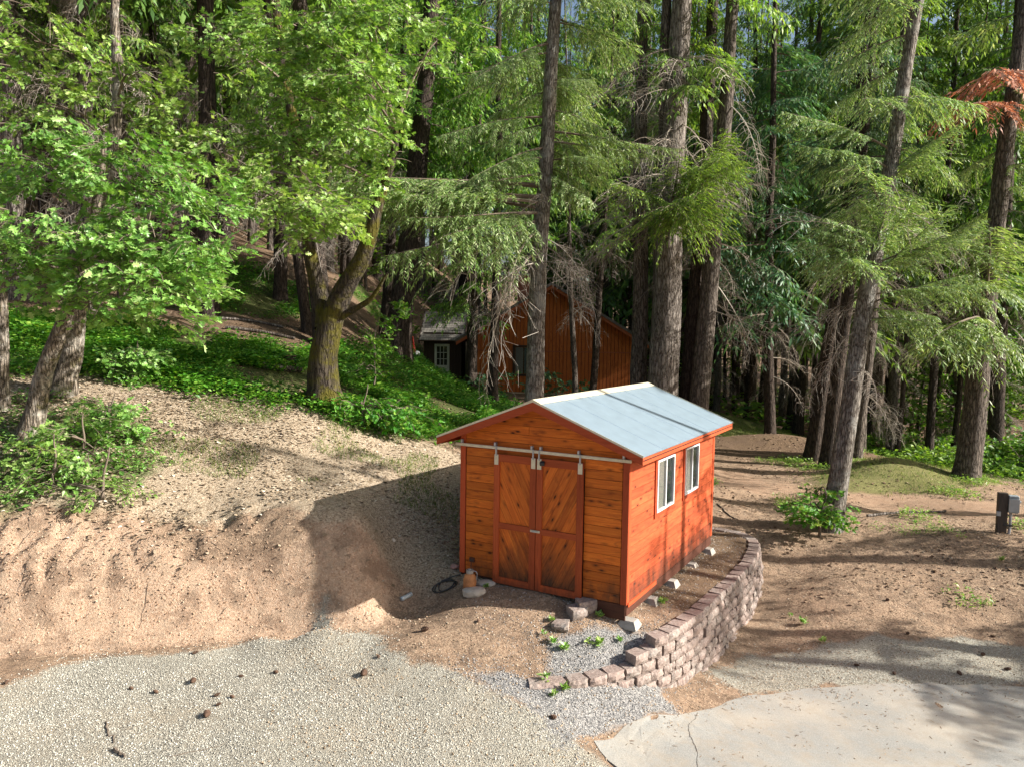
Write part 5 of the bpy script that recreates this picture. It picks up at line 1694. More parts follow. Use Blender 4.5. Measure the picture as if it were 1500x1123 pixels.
def broadleaf(name, label, cat, base, trunks, blobs, kind='oak', leaf='oak_leaf', bark='bark_oak', group=None, seed=0, limbs=True, density=1.0):
    root = thing(name, label, cat, tuple(base), 0, group)
    o0 = np.array(base, float)
    r = np.random.default_rng(seed + 77)
    allp = []
    for pts, r0, r1 in trunks:
        pts = np.asarray(pts, float)
        n = 18
        tt = np.linspace(0, len(pts) - 1, n)
        P = np.column_stack([np.interp(tt, np.arange(len(pts)), pts[:, k]) for k in range(3)])
        ker = np.array([0.25, 0.5, 0.25])
        for _ in range(2):
            P[1:-1] = 0.25 * P[:-2] + 0.5 * P[1:-1] + 0.25 * P[2:]
        P += np.column_stack([0.04 * np.sin(tt * 2.3 + r.random() * 6), 0.04 * np.sin(tt * 1.9 + 1), 0 * tt]) * np.clip(tt, 0, 1)[:, None]
        rad = np.linspace(r0, r1, n) + r0 * 0.35 * np.exp(-tt * 4)
        b = Buf(); tube(b, P - o0, rad, 12 if r0 > 0.1 else 7, wob=0.05)
        b.obj('trunk' if r0 > 0.1 else 'limb', M[bark], root, smooth=True)
        allp.append(P)
    A = np.concatenate(allp)
    items = clouds(blobs, kind, seed, density)
    items = [(w, p - o0, a, b_, c_, s_) for w, p, a, b_, c_, s_ in items]
    lf, wd = place(SPRAY, items)
    # limbs reaching into each clump of leaves
    for c, rad, n in blobs:
        c = np.asarray(c)
        s_ = A[np.argmin(((A - c) ** 2).sum(1) + 2.0 * np.clip(A[:, 2] - c[2], 0, 9) ** 2)]
        mid = (s_ + c) / 2 + np.array([0, 0, 0.25]) + r.normal(size=3) * 0.12
        Lb = np.linalg.norm(c - s_)
        tube(wd, bez(s_, mid, c, 9) - o0, np.linspace(0.02 + 0.008 * Lb, 0.012, 9), 5)
        for k in range(max(3, int(n / 14))):
            e = c + r.normal(size=3) * np.array(rad) * 0.55
            q = s_ + (c - s_) * r.uniform(0.3, 0.9)
            tube(wd, bez(q, (q + e) / 2 + np.array([0, 0, 0.12]), e, 6) - o0, np.linspace(0.012, 0.004, 6), 4)
    lf.obj('crown', M[leaf], root)
    if wd.n:
        wd.obj('branches', M['branch'], root)
    return root


def blob(px, py, Y, wpx, hpx, n, dy=1.0):
    s = Y / F
    return (at(px, py, Y), (wpx / 2 * s, dy, hpx / 2 * s), n)


# leaning oaks at the left edge of the bank
B = gp(42, 14.3)
broadleaf('oak_tree', 'leaning oak with mottled trunk among bushes at the left edge', 'tree', B, [([B, at(62, 560, 14.3), at(95, 470, 14.2), at(118, 400, 14.0), at(140, 330, 13.8), at(150, 200, 13.6)], 0.19, 0.06)],
          [blob(60, 240, 12.6, 220, 130, 85), blob(170, 250, 12.8, 220, 130, 85), blob(250, 300, 12.4, 190, 110, 70), blob(90, 340, 12.4, 260, 130, 95), blob(190, 370, 12.2, 210, 110, 75),
           blob(245, 420, 12.0, 150, 80, 45), blob(150, 440, 12.4, 150, 60, 32), blob(300, 375, 12.2, 90, 60, 18), blob(20, 400, 12.4, 110, 110, 30), blob(285, 480, 12.0, 50, 26, 4)], seed=1, group='broadleaf trees on the bank')
B = gp(92, 16.2)
broadleaf('oak_tree', 'short stout oak with pale bark right behind the leaning oak', 'tree', B, [([B, at(104, 500, 16.2), at(120, 430, 16.1), at(150, 300, 16), at(175, 120, 16), at(168, 20, 16), at(185, -90, 16)], 0.24, 0.05), ([at(120, 430, 16.1), at(165, 370, 15.8), at(245, 300, 15.2), at(330, 250, 14.8)], 0.09, 0.03)],
          [blob(330, 235, 14.6, 190, 110, 65), blob(400, 265, 14.2, 170, 90, 60), blob(450, 310, 14.0, 170, 80, 60), blob(495, 290, 14.2, 90, 60, 20), blob(300, 160, 15, 170, 100, 45), blob(210, 200, 15, 160, 90, 35), blob(50, 60, 14.6, 180, 120, 32), blob(190, 110, 15, 150, 110, 28), blob(60, 150, 15, 140, 70, 18)],
          seed=2, group='broadleaf trees on the bank')
B = gp(3, 15.2)
broadleaf('oak_tree', 'upright slender trunk cut by the left edge of the photo', 'tree', B, [([B, at(2, 500, 15.2), at(0, 380, 15.2), at(-10, 200, 15.2), at(-20, 0, 15.2)], 0.13, 0.07)],
          [blob(-60, 100, 15, 160, 160, 40), blob(-80, 300, 14.5, 160, 160, 40), blob(20, 0, 15, 120, 80, 20)], seed=3, group='broadleaf trees on the bank')
# mossy oak that forks
B = gp(475, 17.4)
broadleaf('oak_tree', 'thick mossy oak forking low on the green slope', 'tree', B,
          [([B, at(474, 540, 17.4), at(478, 480, 17.4), at(490, 455, 17.3), at(510, 415, 17.1), at(535, 370, 16.9), at(552, 310, 16.8), at(575, 240, 16.7), at(578, 190, 16.6)], 0.38, 0.05),
           ([at(478, 480, 17.5), at(470, 430, 17.7), at(452, 350, 17.9), at(440, 240, 18), at(415, 100, 18), at(400, -60, 18)], 0.20, 0.08),
           ([at(490, 470, 17.3), at(540, 440, 17.0), at(570, 400, 16.8)], 0.09, 0.03)],
          [blob(470, 70, 15.2, 220, 130, 110), blob(540, 110, 15.0, 160, 130, 75), blob(430, 140, 15.4, 160, 90, 50), blob(510, 190, 15.2, 150, 90, 60), blob(400, 20, 15.6, 160, 90, 45), blob(530, 20, 15.4, 160, 80, 45), blob(330, 70, 16, 160, 110, 36),
           blob(420, 210, 15.6, 110, 60, 22), blob(560, 230, 16.4, 90, 90, 20), blob(640, 60, 17, 120, 90, 28), blob(540, 270, 16.6, 80, 70, 15)], bark='bark_moss', seed=4, group='broadleaf trees on the bank')


# ------------------------------------------------------------------ the forest behind
def copy_tree(root, loc, rz, sc, label):
    c = root.copy(); col.objects.link(c)
    c.location = loc; c.rotation_euler = (0, 0, rz); c.scale = (sc, sc, sc)
    c['label'] = label
    for ch in list(root.children):
        d = ch.copy(); col.objects.link(d); d.parent = c
    return c


FG = 'firs of the forest behind'
FL = {0: 'dark fir among many alike in the forest behind the shed', 1: 'distant fir among many alike far back in the forest'}
protos = []
for i, (bk, lf_, h0) in enumerate((('bark_dark', 'fir_leaf_far', 9), ('bark_fir', 'fir_leaf_far', 12), ('bark_dark', 'fir_leaf_far', 8), ('bark_fir', 'fir_leaf_far', 6))):
    protos.append(conifer(FL[0], (0, 0, 0), (0.25, 0.1, 20), (0.30, 0.26, 0.34, 0.2)[i], (36, 34, 38, 27)[i], bk, FG, seed=60 + i,
                          crown=[(h0, (34, 32, 36, 26)[i], (78, 66, 88, 70)[i], 3.2, 0.9, 'vfar')], dead=(12, 2, h0 + 3, (0, TAU), 1.4), leaf=lf_, sides=8)[0])
taken = [(-4.2, 17.4), (0.5, 19.5), (5, 23.8), (14, 23.4), (7.5, 17.6)]
r = np.random.default_rng(5)
spots = []


def ok_spot(x, y, dmin):
    if -9 < x < 9.5 and 34 < y < 56:
        return False
    if y < 30 and x > -8:
        return False
    if -4 < x < 10 and y < 34:
        return False
    if y > 30 and -14 < x < -2 and y < 42:
        return False
    if 8 < x < 15.5 and y < 44:
        return False
    if x >= 15 and y < 33:
        return False
    return all((x - a) ** 2 + (y - b) ** 2 > dmin * dmin for a, b in spots)


for (ya, yb, n, dm) in ((24, 50, 62, 3.2), (50, 78, 100, 3.1), (78, 120, 76, 3.8)):
    c_ = t_ = 0
    while c_ < n and t_ < 6000:
        t_ += 1
        y = r.uniform(ya, yb); hw = 0.70 * y + 5
        x = r.uniform(-hw, hw)
        if ok_spot(x, y, dm):
            spots.append((x, y)); c_ += 1
first = [True] * 4
for (x, y) in spots:
    i = int(r.choice(4, p=[0.32, 0.28, 0.2, 0.2]))
    z = h1(x, y)
    lab = FL[0] if y < 70 else FL[1]
    sc = r.uniform(0.8, 1.15) if y < 50 else r.uniform(1.0, 1.35)
    if first[i]:
        q = protos[i]; q.location = (x, y, z); q.scale = (sc,) * 3; q['label'] = lab; first[i] = False
    else:
        copy_tree(protos[i], (x, y, z), r.uniform(0, TAU), sc, lab)
for q in protos:
    pass
pole = conifer('slender pole like fir trunk with few green boughs in the forest behind', (0, 0, 0), (0.3, 0.0, 16), 0.15, 24, 'bark_dark', 'slender pole firs in the forest behind', seed=66,
               crown=[(13, 23, 22, 1.6, 0.7, 'vfar')], dead=(10, 2, 12, (0, TAU), 1.0), leaf='fir_leaf_far', sides=7)[0]
c_ = t_ = 0
while c_ < 80 and t_ < 6000:
    t_ += 1
    y = r.uniform(32, 75)
    x = r.uniform(0.10 * y, 0.62 * y) if r.random() < 0.7 else r.uniform(-0.6 * y, 0.1 * y)
    if ok_spot(x, y, 1.3) and not (8 < x < 16 and y < 46):
        spots.append((x, y)); c_ += 1
        if c_ == 1:
            pole.location = (x, y, h1(x, y))
        else:
            copy_tree(pole, (x, y, h1(x, y)), r.uniform(0, TAU), r.uniform(0.75, 1.3), pole['label'])
def where(o):
    q = np.array(o.location) + np.array([0, 0, 3.0])
    c_ = q @ _fwd
    px = 750 + F * (q @ RT) / c_
    for lim, nm in ((-40, 'outside the left edge'), (250, 'on the hill behind the oak leaves'), (440, 'on the hill left of the mossy oak'), (620, 'between the mossy oak and the cabin'), (920, 'behind the cabin'),
                    (1060, 'behind the clump of big firs'), (1180, 'just right of the clump of big firs'), (1330, 'behind the leaning fir'), (1480, 'around the stout dark fir'), (1e9, 'outside the right edge')):
        if px < lim:
            return nm
for o in bpy.data.objects:
    if o.get('group') in (FG, 'slender pole firs in the forest behind'):
        thick = o.name.startswith('conifer') and o.get('group') == FG
        o['label'] = ('slender pole like fir ' if not thick else ('distant fir ' if o.location[1] > 70 else ('big dark fir in the middle distance ' if o.scale[0] > 1.0 else 'smaller dark fir in the middle distance '))) + where(o)
# understorey broadleaf trees
ub = []
for i in range(3):
    rr_ = np.random.default_rng(90 + i)
    bl = [((rr_.normal() * 0.9, rr_.normal() * 0.9, 2.2 + k * 0.75), (1.3, 1.3, 0.6), 13) for k in range(7)]
    ub.append(broadleaf('understorey_tree', 'bright green leafy understorey tree between the trunks of the forest', 'tree', (0, 0, 0), [([(0, 0, -0.2), (0.1, 0, 1.5), (0.3, 0.2, 4), (0.2, 0.3, 7)], 0.12, 0.03)], bl, kind='farleaf', leaf='oak_leaf_far', bark='bark_fir', group='leafy understorey trees in the forest', seed=90 + i))
us = []
for (ya, yb, n) in ((30, 50, 16), (50, 95, 44)):
    c_ = t_ = 0
    while c_ < n and t_ < 4000:
        t_ += 1
        y = r.uniform(ya, yb); x = r.uniform(-0.68 * y, 0.70 * y)
        if ok_spot(x, y, 1.6) and all((x - a) ** 2 + (y - b) ** 2 > 9 for a, b in us):
            us.append((x, y)); c_ += 1
for k, (x, y) in enumerate(us):
    i = k % 3
    sc = r.uniform(0.7, 1.35)
    if k < 3:
        ub[i].location = (x, y, h1(x, y)); ub[i].scale = (sc,) * 3
    else:
        copy_tree(ub[i], (x, y, h1(x, y)), r.uniform(0, TAU), sc, ub[i]['label'])

for o in bpy.data.objects:
    if o.get('group') == 'leafy understorey trees in the forest':
        o['label'] = ('bright green leafy understorey tree ' if o.location[1] < 60 else 'small distant leafy tree ') + where(o)
# firs outside the right edge whose shade falls on the shed and the dirt bank
for i, (x, y, r0, Hh, crown_) in enumerate([(14.8, 11.6, 0.2, 16.0, [(6.8, 9.5, 6, 2.0, 2.0, 'far'), (12.6, 15.8, 10, 1.7, 0.8, 'far')]), (18.5, 14.0, 0.28, 14, [(5.5, 13, 18, 2.6, 1.0, 'far')]),
                                        (20.5, 9.6, 0.28, 13, [(4.5, 12, 34, 3.0, 1.2, 'far')]), (17, 18.2, 0.3, 18, [(6, 17, 16, 2.4, 1.0, 'far')])]):
    B = (x, y, h1(x, y))
    conifer(['slim fir nearest the concrete pad', 'fir beyond the utility post', 'outermost fir right of the concrete pad', 'taller fir right of the stout dark fir'][i] + ', outside the right edge', B, (x + 0.3, y, B[2] + 10), r0, Hh, 'bark_fir', 'firs outside the right edge', seed=120 + i, crown=crown_, dead=(6, 2, 5))


# ------------------------------------------------------------------ shrubs, saplings, weeds
def shrub(label, px, Y, blobs, kind='bush', leaf='cover_leaf', group='leafy shrubs', cat='shrub', name='shrub', seed=0, dz=0.0):
    B = gp(px, Y)
    bl = [((B[0] + dx, B[1] + dy, B[2] + dz_), rad, n) for (dx, dy, dz_), rad, n in bs_scale(blobs)]
    return broadleaf(name, label, cat, B, [([B, B + np.array([0.05, 0, 0.5]), B + np.array([0.1, 0.05, 0.9])], 0.03, 0.01)], bl, kind=kind, leaf=leaf, bark='branch', group=group, seed=seed)


def bs_scale(b):
    return b


shrub('leafy shrub in front of the leaning oak trunk at the left edge', 30, 13.6, [((0, 0, .5), (.8, .5, .5), 18), ((.6, -.2, .3), (.6, .4, .35), 10)], 'oak', 'oak_leaf', seed=201)
shrub('bright low shrub spilling down the bank right of the leaning oak', 118, 13.9, [((0, 0, .4), (.75, .5, .4), 17), ((.5, -.4, .2), (.6, .4, .3), 9)], 'oak', 'oak_leaf', seed=202)
shrub('small shrub on the bank below the bright low one', 75, 13.1, [((0, 0, .2), (.6, .35, .2), 14)], 'bush', 'oak_leaf', seed=203)
shrub('loose bush of oak sprouts at the top of the bank beside the path', 160, 14.8, [((0, 0, .45), (.6, .5, .35), 26)], 'oak', 'oak_leaf', seed=204)
shrub('sparse green plants low on the leafy slope of the bank', 150, 12.9, [((0, 0, .12), (.7, .3, .16), 16), ((-.9, .3, .1), (.5, .3, .14), 8)], 'small', 'oak_leaf', seed=205)
shrub('bushy shrub among the undergrowth left of the mossy oak', 195, 17.6, [((0, 0, .5), (.7, .5, .4), 30)], 'oak', 'oak_leaf', seed=206)
shrub('fresh green shrub at the foot of the mossy oak', 530, 17.2, [((0, 0, .35), (.8, .4, .35), 40), ((.9, .2, .25), (.7, .4, .3), 30)], 'oak', 'cover_leaf', seed=207)
shrub('leafy sapling behind the fork of the mossy oak', 546, 21.5, [((0, 0, 1.4), (.6, .5, .5), 24), ((.2, 0, 2.1), (.7, .5, .4), 20), ((-.2, 0, .6), (.5, .5, .4), 14)], 'oak', 'cover_leaf', seed=208)
shrub('leafy sapling at the foot of the leaning fir', 1200, 17.2, [((-.35, -.1, .65), (.35, .3, .3), 16), ((.45, .1, .55), (.35, .3, .35), 18), ((0, .3, .9), (.3, .3, .25), 9)], 'oak', 'cover_leaf', group='leafy shrubs', seed=209)
shrub('dark shrub against the cabin right of the pale barked fir', 822, 36, [((0, 0, .7), (1.0, .6, .7), 26)], 'farleaf', 'fir_leaf_blue', seed=210)
shrub('round dark shrub at the cabin corner left of the pale barked fir', 712, 33, [((0, 0, .5), (1.2, .6, .6), 26)], 'farleaf', 'fir_leaf_blue', seed=211)
for i, (px, Y, w_, hh_, lab) in enumerate([(1440, 30, 2.2, 1.6, 'bright shrub beyond the stout dark fir'), (1490, 28, 2.0, 1.8, 'bright shrub cut by the right edge behind the stout dark fir'), (1385, 33, 1.8, 1.1, 'pale green shrub left of the stout dark fir'),
                                            (1470, 38, 2.6, 3.0, 'tall shrub behind the bright ones at the right edge'), (1330, 36, 2.2, 1.8, 'shrub between the leaning fir and the stout dark fir'), (1350, 44, 3, 3.5, 'tall leafy shrub deep behind the leaning fir'), (1260, 42, 2.4, 2.0, 'leafy shrub just right of the slim firs')]):
    shrub(lab, px, Y, [((0, 0, hh_ * .45), (w_, .9, hh_ * .5), 70), ((w_ * .5, -.4, hh_ * .3), (w_ * .6, .8, hh_ * .35), 30)], 'farleaf', 'oak_leaf_far', seed=220 + i)


def weed_mesh(seed, n=9, size=0.10):
    r = np.random.default_rng(seed)
    lv, lf = simple_leaf(size, 0.5)
    b = Buf()
    az = r.uniform(0, TAU, n); pt = r.uniform(0.15, 1.0, n)
    x = np.stack([np.cos(az) * np.cos(pt), np.sin(az) * np.cos(pt), np.sin(pt)], -1)
    b.inst(lv, [lf], rot_basis(x, r.normal(size=n) * 0.3) * r.uniform(0.6, 1.2, n)[:, None, None], np.column_stack([r.normal(size=n) * 0.02, r.normal(size=n) * 0.02, r.uniform(0, 0.06, n)]))
    return b.mesh('weed', M['oak_leaf'])


wm = [weed_mesh(s, 16 + 4 * s, 0.085) for s in range(4)]
for i, (px, py, z) in enumerate([(795, 942, -4.6), (812, 950, -4.62), (826, 955, -4.62), (808, 932, -4.6), (862, 942, -4.55), (880, 938, -4.5), (908, 930, -4.48), (878, 905, -4.35),
                                 (800, 1008, -4.85), (811, 1028, -4.9), (828, 1026, -4.95), (970, 886, -4.4), (1160, 890, -5.1), (1205, 930, -5.2), (1178, 900, -5.1), (712, 862, -4.2), (905, 770, -4.4), (1465, 832, -4.8), (1340, 775, -4.6)]):
    p = at_z(px, py, z)
    o = link('weed', wm[i % 4])
    o.location = (p[0], p[1], h1(p[0], p[1]) + 0.005)
    o.rotation_euler = (0, 0, i * 1.3)
    s_ = (0.8, 1.0, 1.2)[i % 3]
    o.scale = (s_, s_, s_)
    tag(o, ('small green weed sprouting in the grey gravel inside the block wall' if 845 < px < 1000 and py < 950 else 'small green weed beside the loose blocks by the shed doors' if px < 845 and py < 960 and px > 750 else 'small green weed at the low left end of the block wall' if 780 < px < 850 else 'small green weed on the bare dirt right of the block wall' if px > 1000 else 'tiny green weed close against the shed'), 'weed', 'small weeds around the shed')

# pine cones, sticks, logs, stump
b = Buf(); lathe(b, [(0.0, -0.055), (0.022, -0.04), (0.013, -0.03), (0.031, -0.02), (0.017, -0.008), (0.032, 0.0), (0.017, 0.012), (0.027, 0.024), (0.012, 0.034), (0.017, 0.044), (0.0, 0.06)], 9)
cone_me = b.mesh('pine_cone', simple('cone_brown', (0.10, 0.06, 0.04), 0.9, 0, 0.5, 20), False)
for i, (px, py, z, s_) in enumerate([(533, 1002, -4.85, 1.5), (286, 958, -4.75, .8), (228, 1011, -4.85, .8), (283, 1000, -4.85, 1.2), (318, 1019, -4.85, .8), (340, 1022, -4.85, .7), (303, 1052, -4.9, 1.4), (320, 1037, -4.9, .7), (192, 1006, -4.85, .7), (10, 1000, -4.85, .8), (622, 950, -4.75, 1.3),
                                     (404, 986, -4.8, .8), (554, 978, -4.8, .7), (1440, 960, -5.4, 1.0), (1476, 985, -5.5, 1.0), (1405, 993, -5.5, 1.0), (1300, 880, -5, .9), (810, 1060, -5, 1.0), (700, 930, -4.6, .7), (353, 990, -4.8, .7), (1255, 975, -5.4, .8), (1310, 985, -5.4, .8), (1330, 925, -5.2, .8), (1455, 925, -5.2, .8)]):
    p = at_z(px, py, z)
    o = link('pine_cone', cone_me)
    o.location = (p[0], p[1], h1(p[0], p[1]) + 0.03 * s_)
    o.rotation_euler = (1.4, 0.2 * i, i * 2.1)
    o.scale = (s_,) * 3
    tag(o, ('big brown pine cone' if s_ > 1.1 else 'small brown pine cone') + (' on the pale gravel at the lower left' if px < 600 else ' on the dirt in front of the shed' if px < 900 else ' on the dirt and gravel above the concrete pad'), 'pine cone', 'pine cones scattered on the ground')
for i, (pts, z, r_, lab) in enumerate([([(155, 1060), (160, 1078), (168, 1090)], -4.95, 0.012, 'short bent stick on the gravel at the lower left'), ([(170, 1100), (176, 1106), (184, 1110)], -4.95, 0.025, 'thick stub of wood on the gravel below the bent stick'),
                                       ([(245, 1110), (290, 1104), (330, 1096)], -4.95, 0.006, 'long thin twig lying on the gravel'), ([(1050, 744), (1066, 756), (1082, 762)], -4.5, 0.02, 'curved stick on the dirt right behind the shed'),
                                       ([(800, 575 + 250), (806, 830)], -4.3, 0.004, 'tiny twig')][:4]):
    P = np.array([at_z(px, py, z) for px, py in pts])
    t_ = np.linspace(0, len(P) - 1, 12)
    Q = np.column_stack([np.interp(t_, np.arange(len(P)), P[:, k]) for k in range(3)])
    Q[:, :2] += 0.012 * rng.standard_normal((12, 2))
    Q[:, 2] = height(Q[:, 0], Q[:, 1]) + r_ * 0.8
    b = Buf(); tube(b, Q, np.linspace(r_, r_ * 0.5, 12), 6, cap=True, wob=0.1)
    tag(b.obj('stick', M['branch']), lab, 'stick')
for i, (a_, b_, Y, r_, mt, lab) in enumerate([((385, 548), (442, 538), 20.5, 0.10, 'bark_light', 'thick pale fallen log left of the mossy oak'), ((330, 470), (432, 500), 24, 0.06, 'bark_fir', 'thin fallen log across the bare slope, behind the oak stump'),
                                          ((300, 492), (415, 478), 25, 0.05, 'bark_light', 'thin pale fallen pole on the bare slope'), ((560, 552), (640, 560), 22, 0.035, 'bark_light', 'thin pole lying in the undergrowth right of the mossy oak'),
                                          ((220, 582), (330, 600), 17.3, 0.03, 'branch', 'thin stick at the crest of the bank before the undergrowth'), ((352, 610), (462, 632), 16.9, 0.03, 'branch', 'long thin stick along the crest of the bank'),
                                          ((1270, 712), (1385, 735), 18.8, 0.035, 'bark_light', 'pale pole lying beside the dirt track on the right')]):
    P0, P1 = gp(a_[0], Y), gp(b_[0], Y + 0.5)
    t_ = np.linspace(0, 1, 10)[:, None]
    Q = P0 + (P1 - P0) * t_
    Q[:, 2] = height(Q[:, 0], Q[:, 1]) + r_ * 0.9
    b = Buf(); tube(b, Q, np.linspace(r_, r_ * 0.75, 10), 9, cap=True, wob=0.06)
    tag(b.obj('fallen_log', M[mt], smooth=True), lab, 'log', 'fallen logs and poles')
B = gp(423, 21.2)
st_ = thing('stump', 'dark sawn stump with a pale top left of the mossy oak', 'stump', tuple(B))
b = Buf(); lathe(b, [(0.30, -0.1), (0.25, 0.05), (0.22, 0.20), (0.22, 0.36)], 14); b.obj('stump_bark', M['bark_dark'], st_, smooth=True)
b = Buf(); lathe(b, [(0.22, 0.36), (0.0, 0.365)], 14); b.obj('stump_top', simple('sawn_wood', (0.33, 0.17, 0.09), 0.9, 0, 0.3, 12), st_)


# ------------------------------------------------------------------ things nobody could count
def sample(n, x0, x1, y0, y1, wfun, r):
    xs_, ys_ = [], []
    tot = 0
    while tot < n:
        x = r.uniform(x0, x1, n * 3); y = r.uniform(y0, y1, n * 3)
        k = r.random(n * 3) < wfun(x, y)
        xs_.append(x[k]); ys_.append(y[k]); tot += k.sum()
        if k.sum() == 0:
            break
    x, y = np.concatenate(xs_)[:n], np.concatenate(ys_)[:n]
    return x, y, height(x, y)


def scatter(name, tv, tf, pts, size, mat, r, label, cat, flat=0.5, lift=0.0, squash=None, jitter=None):
    x, y, z = pts
    k = len(x)
    az = r.uniform(0, TAU, k); pt = r.normal(size=k) * flat
    X_ = np.stack([np.cos(az) * np.cos(pt), np.sin(az) * np.cos(pt), np.sin(pt)], -1)
    sc = r.uniform(size[0], size[1], k)
    Mx = rot_basis(X_, r.normal(size=k) * flat) * sc[:, None, None]
    b = Buf(); b.inst(tv, tf, Mx, np.column_stack([x, y, z + lift * sc]))
    o = b.obj(name, mat, kind='stuff')
    return tag(o, label, cat)


OCT = np.array([(1, 0.1, 0), (-0.9, 0, 0.1), (0, 0.8, 0), (0.1, -0.85, 0), (0, 0, 0.6), (0.05, 0, -0.5)])
OCF = [np.array([[0, 2, 4], [2, 1, 4], [1, 3, 4], [3, 0, 4], [0, 3, 5], [3, 1, 5], [1, 2, 5], [2, 0, 5]])[:6]]
r = np.random.default_rng(11)
in_pad = lambda x, y: sdf(PAD, x, y)
gz = lambda x, y: np.clip(zone([GRAVEL, GRAVEL2], x, y, 0.45), 0, 1) * (0.45 + 0.55 * ss(-0.25, -0.05, vnoise(x * 0.8, y * 1.4, 31))) * (1 - ss(-0.1, 0.25, in_pad(x, y) + 0.35 * vnoise(x * 2.5, y * 2.5, 35))) * (1 - 0.6 * ss(11, 13, y))
scatter('gravel', OCT, OCF, sample(38000, -7.5, 9.5, 7.3, 13, gz, r), (0.005, 0.0155), M['gravel'], r, 'pale crushed gravel spread over the open drive', 'gravel', 0.4, 0.2)
scatter('gravel', OCT, OCF, sample(9000, -1.5, 6.5, 8.5, 17, lambda x, y: np.clip(zone([GREYGR, GREYGR2], x, y, 0.4) + 0.10 * (sdf(PLAT, x, y) > 0), 0, 1) * (1 - ss(-0.15, 0.05, in_pad(x, y))), r), (0.007, 0.017), M['gravel_grey'], r, 'grey gravel inside and before the block wall', 'gravel', 0.4, 0.2)
scatter('loose_stones', OCT, OCF, sample(14000, -3, 11, 8, 19, lambda x, y: 0.6 - 0.35 * (in_pad(x, y) > 0.5), r), (0.006, 0.022), M['litter'], r, 'small loose stones and chips on the bare dirt', 'stones', 0.4, 0.2)
scatter('soil_clods', OCT, OCF, sample(3800, -9.5, -1.2, 10.6, 13.6, lambda x, y: np.clip(cut_mask(x, y) * (1 - ss(11.9, 12.9, y)) + 0.5 * ss(0.5, 0, np.abs(y - 11.2 - 0.12 * (x + 5))), 0, 1), r), (0.006, 0.026), M['clod'], r, 'crumbled reddish soil clods on the cut bank', 'soil', 0.5, 0.15)
LV = np.array([(-0.5, -0.3, 0.0), (0, -0.36, 0.12), (0.5, -0.2, 0.0), (0.5, 0.22, 0.05), (0, 0.36, 0.14), (-0.5, 0.25, 0.02)])
LFc = [np.array([[0, 1, 4, 5], [1, 2, 3, 4]])]
leafy_w = lambda x, y: np.clip(0.12 * ss(11.0, 11.4, y) + ss(12.0, 13.2, y + 0.12 * (x + 7) * (x < -5)), 0, 1) * (1 - ss(17, 18, y)) * (1 - ss(0.2, 1.0, x)) * (0.35 + 0.65 * (vnoise(x * 0.8, y * 0.8, 41) > -0.1)) * (0.35 + 0.65 * ss(-3, -8, x))
scatter('leaf_litter', LV, LFc, sample(17000, -12, 1, 11.8, 17.6, leafy_w, r), (0.03, 0.085), M['litter'], r, 'dry pale oak leaves strewn over the bank slope', 'leaf litter', 0.25, 0.05)
floor_w = lambda x, y: np.clip(ss(17, 19, y) + ss(5.2, 6.5, x) * ss(13.5, 15, y), 0, 1) * (1 - 0.8 * zone([ROAD], x, y, 0.5)) * (0.25 + 0.75 * (vnoise(x * 0.7, y * 0.7, 42) > 0.0))
scatter('forest_litter', LV, LFc, sample(15000, -16, 18, 13, 34, floor_w, r), (0.03, 0.085), M['litter_dark'], r, 'brown needles and leaf litter on the forest floor', 'leaf litter', 0.35, 0.1)
scatter('forest_litter', LV * np.array([3.0, 0.16, 0.6]), LFc, sample(15000, -12, 14, 9.5, 28, lambda x, y: np.clip(0.6 * leafy_w(x, y) + floor_w(x, y) + 0.30 * (1 - zone([GRAVEL], x, y, 0.2)) + 0.4 * (sdf(PLAT, x, y) > 0.2) , 0, 1) * (1 - ss(-0.1, 0, in_pad(x, y))), r), (0.02, 0.07), M['litter_dark'], r, 'fallen twigs and needle bundles on the ground', 'leaf litter', 0.2, 0.12)
scatter('pad_litter', LV * np.array([1.6, 0.4, 0.6]), LFc, sample(1500, 1.5, 10, 8, 12, lambda x, y: (in_pad(x, y) > -0.1) * (0.25 + 0.75 * ss(0.8, 0.0, in_pad(x, y))) , r), (0.012, 0.045), M['litter_dark'], r, 'specks of needles and leaf bits on the concrete pad', 'leaf litter', 0.15, 0.35)
# undergrowth
pr = []
for s in range(3):
    rr_ = np.random.default_rng(300 + s)
    lv, lf = simple_leaf(0.085, 0.62)
    n = 11
    b = Buf()
    az = rr_.uniform(0, TAU, n); pt = rr_.uniform(-0.1, 0.7, n)
    x = np.stack([np.cos(az) * np.cos(pt), np.sin(az) * np.cos(pt), np.sin(pt)], -1)
    b.inst(lv, [lf], rot_basis(x, rr_.normal(size=n) * 0.4) * rr_.uniform(0.7, 1.4, n)[:, None, None], np.column_stack([rr_.normal(size=n) * 0.10, rr_.normal(size=n) * 0.10, rr_.uniform(0.02, 0.28, n) ** 1.2]))
    pr.append(as_tpl(b))


def cover(name, pts, sc, mat, label, seed):
    x, y, z = pts
    rr_ = np.random.default_rng(seed)
    b = Buf()
    w = rr_.integers(3, size=len(x))
    for i in range(3):
        k = w == i
        n = k.sum()
        az = rr_.uniform(0, TAU, n)
        X_ = np.stack([np.cos(az), np.sin(az), 0 * az], -1)
        s_ = rr_.uniform(sc[0], sc[1], n) * (0.7 + 0.9 * (vnoise(x[k] * 0.9, y[k] * 0.9, 51) + 0.5))
        b.inst(pr[i][0], pr[i][1], rot_basis(X_, 0 * az) * s_[:, None, None], np.column_stack([x, y, z])[k])
    return tag(b.obj(name, mat, kind='stuff'), label, 'undergrowth')


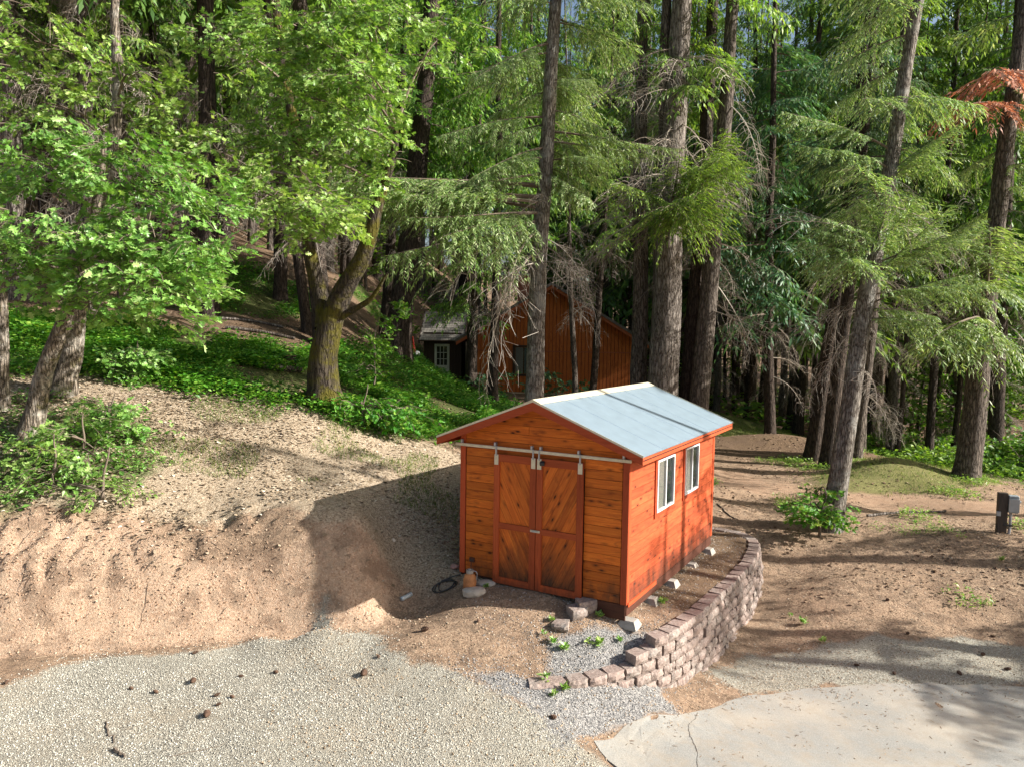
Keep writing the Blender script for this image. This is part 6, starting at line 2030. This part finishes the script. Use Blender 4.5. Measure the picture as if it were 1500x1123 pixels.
gw = lambda polys, th: (lambda x, y: np.clip(zone(polys, x, y, 0.5), 0, 1) * (vnoise(x * 0.55, y * 0.55, 61) > th))
cover('undergrowth', sample(7200, -16, 1, 15.3, 24, gw([GREENS[0]], -0.22), r), (0.7, 1.3), M['cover_leaf'], 'low leafy green undergrowth covering the slope behind the bank', 1)
cover('undergrowth', sample(4200, -14, 2, 24, 46, gw(GREENS[:3], -0.2), r), (0.7, 1.3), M['cover_leaf'], 'green undergrowth on the slope towards the cabin and up the hill', 2)
cover('undergrowth', sample(2600, 14, 40, 17, 45, gw([GREENS[3]], -0.3), r), (1.0, 1.8), M['oak_leaf_far'], 'bright undergrowth beyond the stout dark fir on the right', 3)
cover('undergrowth', sample(420, -12, -6, 12, 16, gw([GREENS[4]], -0.2), r), (0.6, 1.1), M['oak_leaf'], 'small green plants on the bank under the oaks', 4)
cover('undergrowth', sample(900, 5.2, 16, 14, 30, lambda x, y: (vnoise(x * 0.8, y * 0.8, 63) > 0.2) * (1 - zone([ROAD], x, y, 0.4)) * 1.0, r), (0.35, 0.8), M['oak_leaf'], 'scattered low green plants on the right hand dirt', 5)
cover('undergrowth', sample(1800, -40, 40, 44, 100, lambda x, y: (vnoise(x * 0.2, y * 0.2, 64) > -0.1) * 1.0, r), (2.0, 4.5), M['oak_leaf_far'], 'green brush on the forest floor far behind', 6)
# grass
GV = np.array([(-0.05, 0, 0), (0.05, 0, 0), (0.04, 0.15, 0.6), (0.1, 0.45, 1.0)])
GF = [np.array([[0, 1, 2], [0, 2, 3]])]


def grass(pts, sc, label, seed):
    x, y, z = pts
    rr_ = np.random.default_rng(seed); n = len(x)
    az = rr_.uniform(0, TAU, n)
    X_ = np.stack([np.cos(az), np.sin(az), 0 * az], -1)
    b = Buf(); b.inst(GV, GF, rot_basis(X_, rr_.normal(size=n) * 0.25) * rr_.uniform(sc[0], sc[1], n)[:, None, None], np.column_stack([x, y, z]))
    return tag(b.obj('grass', M['grass'], kind='stuff'), label, 'grass')


grass(sample(26000, 6.5, 18, 13, 47, lambda x, y: np.clip(zone(GRASSES, x, y, 0.8), 0, 1) * (vnoise(x * 0.9, y * 0.9, 71) > -0.2), r), (0.04, 0.12), 'sunlit grass on the mounds and clearing at the right', 1)
grass(sample(6000, -9, -1, 14, 17.5, lambda x, y: 1.0 * (vnoise(x * 1.1, y * 1.1, 72) > 0.12), r), (0.04, 0.10), 'sparse short grass on the crest of the bank', 2)
# roots hanging from the broken face of the bank
b = Buf()
rr_ = np.random.default_rng(400)
for k in range(26):
    x = rr_.uniform(-8.5, -3.6); y = 11.9 + 0.12 * (-x - 5) * 0 + rr_.uniform(-0.2, 1.0)
    n = 7
    t_ = np.linspace(0, 1, n)
    dx = rr_.normal() * 0.15
    X_ = x + dx * t_ + rr_.normal(size=n) * 0.015; Y_ = y - rr_.uniform(0.1, 0.4) * t_
    tube(b, np.column_stack([X_, Y_, height(X_, Y_) + 0.012]), np.linspace(0.0055, 0.002, n), 4)
tag(b.obj('roots', M['branch'], kind='stuff'), 'thin dark roots showing in the cut face of the bank', 'roots')
